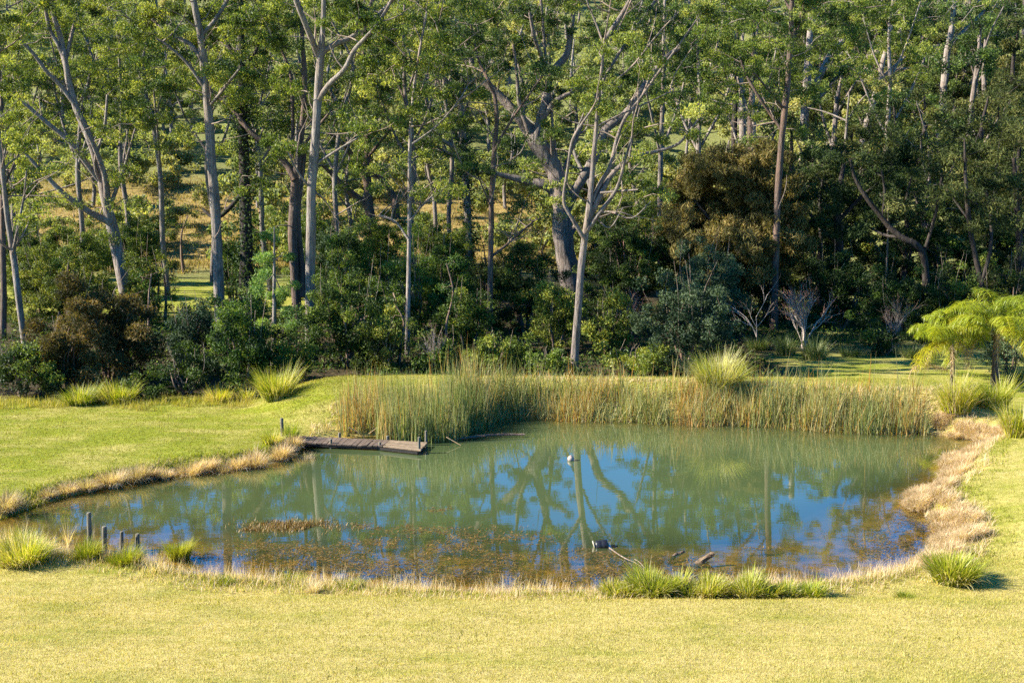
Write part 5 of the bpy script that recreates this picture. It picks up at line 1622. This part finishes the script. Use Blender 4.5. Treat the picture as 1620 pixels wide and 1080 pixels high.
# ------------------------------------------------------------------ palms
def palm(lab, px, py, Y, trunk, n, Lf, tint, crown_r=.06):
    b_ = PY(px, py, Y); b_[2] = hz(b_[0], b_[1])
    root = thing('palm_tree', lab, 'palm', b_)
    tr = px_path(trunk, Y, .02)
    tr = np.concatenate([[[*(b_ - up * .2), tr[0, 3] * 1.25]], tr])
    mbp = MB()
    sp = smooth_path(tr, 5)
    tube(mbp, sp[:, :3], sp[:, 3] * (1 + .05 * np.cos(np.arange(len(sp)) * 3.0)), 10, lump=.03)
    mbp.build('trunk', M['bark_brown' if 'bigger' in lab else 'bark_pale'], root, smooth=True)
    top = sp[-1, :3]
    sh = MB()
    tube(sh, smooth_path([top - up * .25, top + up * .15, top + up * .45]), [.07, .075, .08, .085, .08, .075, .06, .05, .03][:9], 8)
    sh.build('crownshaft', M['palm'], root, smooth=True)
    for i in range(n):
        az = i * 2.39996 + rng.normal(0, .2)
        el = math.radians(rng.uniform(25, 82) if i < n * .8 else rng.uniform(-20, 15))
        ln = Lf * rng.uniform(.8, 1.1)
        th = math.pi / 2 - el
        p, pts = top + up * .3, []
        for s in range(11):
            pts.append(p.copy())
            t_ = th + (s / 10) ** 1.25 * rng.uniform(1.85, 2.3) * (1 - .4 * (th > 1.3))
            t_ = min(t_, 2.95)
            p = p + ln / 10 * np.array([math.sin(t_) * math.cos(az), math.sin(t_) * math.sin(az), math.cos(t_)])
        pts = np.array(pts)
        fr = MB()
        tube(fr, pts, np.linspace(.02, .005, 11), 4, tint=.7)
        m = 150
        tt = np.repeat(np.linspace(.14, .99, m), 2)
        pos_ = np.stack([np.interp(tt, np.linspace(0, 1, 11), pts[:, c_]) for c_ in range(3)], 1)
        sidev = np.array([-math.sin(az), math.cos(az), 0])
        sg = np.tile([-1., 1.], m)
        fa = np.where(sg > 0, az + math.pi / 2, az - math.pi / 2) + rng.normal(0, .35, 2 * m)
        fl = .6 * np.sin(np.clip(tt * 1.05, 0, 1) * math.pi) ** .55 + .08
        blades(fr, pos_, fa, fl * rng.uniform(.8, 1.15, 2 * m), rng.normal(1.2, .2, 2 * m), rng.normal(1.8, .15, 2 * m), .028, np.clip(tint + rng.normal(0, .14, 2 * m) + (.25 if i >= n * .75 else 0), 0, 1), 3)
        fr.build('frond', M['palm'], root)
    for az in ([.4, 2.9, 4.4] if 'bigger' in lab else [3.3]):        # dead fronds hanging against the trunk
        fr = MB()
        c_, s_ = math.cos(az), math.sin(az)
        pts = smooth_path([top + up * .1, top + np.array([c_ * .4, s_ * .4, .12]), top + np.array([c_ * .75, s_ * .75, -.25]), top + np.array([c_ * .9, s_ * .9, -.8])], 4)
        tube(fr, pts, np.linspace(.018, .005, len(pts)), 4)
        ii = rng.integers(3, len(pts), 130)
        blades(fr, pts[ii] + rng.normal(0, .02, (130, 3)), rng.uniform(0, 6.28, 130), .4 * rng.uniform(.5, 1.1, 130), 2.0 + rng.normal(0, .4, 130), .9, .02, np.clip(rng.normal(.35, .2, 130), 0, 1), 2)
        o = fr.build('frond', M['dry'], root)
        o['label'] = 'dead brown hanging frond'
    return root


palm('smaller feathery yellow-green palm, left of the bigger palm', 1507, 600, 42, [(1507, 588, 7), (1507, 565, 6.5), (1506, 548, 6)], 13, 2.0, .5)
palm('bigger feathery palm with dark trunk at the right edge', 1573, 606, 42.5, [(1574, 590, 11), (1575, 560, 10), (1577, 530, 9)], 16, 3.2, .5)
# drooping dead frond between the reeds and the palms
mbp = MB()
b_ = PZ(1436, 606, .5)
k = b_[1] / FPX
pts = smooth_path([b_, b_ + np.array([6, 0, 22]) * k, b_ + np.array([24, 0, 30]) * k, b_ + np.array([46, 0, 27]) * k, b_ + np.array([62, 0, 22]) * k], 6)
tube(mbp, pts, np.linspace(.016, .006, len(pts)), 5, tint=.4)
ii = rng.integers(7, len(pts), 420)
blades(mbp, pts[ii] + rng.normal(0, .02, (420, 3)), rng.uniform(0, 6.28, 420), .28 * rng.uniform(.5, 1.2, 420), 1.6 + rng.normal(0, .4, 420), .9, .012, np.clip(rng.normal(.35, .15, 420), 0, 1), 3)
tag(mbp.build('seed_plume', M['dry'], loc=b_), 'drooping brown feathery plume between the reeds and the smaller palm', 'plume')
# ------------------------------------------------------------------ sky, sun, camera
w = bpy.data.worlds.new('World')
SC.world = w
w.use_nodes = True
nt = w.node_tree
bg = nt.nodes['Background']
sky = nt.nodes.new('ShaderNodeTexSky')
sky.sky_type = 'NISHITA'
sky.sun_disc = False
sky.sun_elevation = SUN_EL
sky.sun_rotation = SUN_AZ % (2 * math.pi)
sky.air_density = .8
sky.dust_density = 0
sky.ozone_density = 6
hs = nt.nodes.new('ShaderNodeHueSaturation')
hs.inputs['Saturation'].default_value = 1.45
nt.links.new(sky.outputs[0], hs.inputs['Color'])
nt.links.new(hs.outputs[0], bg.inputs[0])
bg.inputs[1].default_value = .095
ld = bpy.data.lights.new('sun', 'SUN')
ld.energy = 5.0
ld.angle = math.radians(.5)
ld.color = (1, .93, .8)
lo = bpy.data.objects.new('sun', ld)
COL.objects.link(lo)
from mathutils import Vector
sd = Vector((math.sin(SUN_AZ) * math.cos(SUN_EL), math.cos(SUN_AZ) * math.cos(SUN_EL), math.sin(SUN_EL)))
lo.rotation_euler = (-sd).to_track_quat('-Z', 'Y').to_euler()
lo.location = (-30, 0, 40)
cam = bpy.data.cameras.new('camera')
co = bpy.data.objects.new('camera', cam)
COL.objects.link(co)
co.location = (0, 0, CAMH)
co.rotation_euler = (math.pi / 2 - PITCH, 0, 0)
cam.sensor_width = 36
cam.lens = FPX / 1620 * 36
cam.clip_end = 3000
SC.camera = co
SC.view_settings.view_transform = 'Standard'
SC.view_settings.look = 'None'
SC.view_settings.exposure = 1.95
SC.view_settings.gamma = 1
SC.render.engine = 'CYCLES'
SC.cycles.max_bounces = 6
SC.cycles.diffuse_bounces = 2
SC.cycles.glossy_bounces = 3
SC.cycles.transmission_bounces = 3
SC.cycles.transparent_max_bounces = 6
SC.cycles.caustics_reflective = False
SC.cycles.use_denoising = False
SC.cycles.sample_clamp_indirect = 5
for o in list(bpy.data.objects):
    if 'org' in o: del o['org']
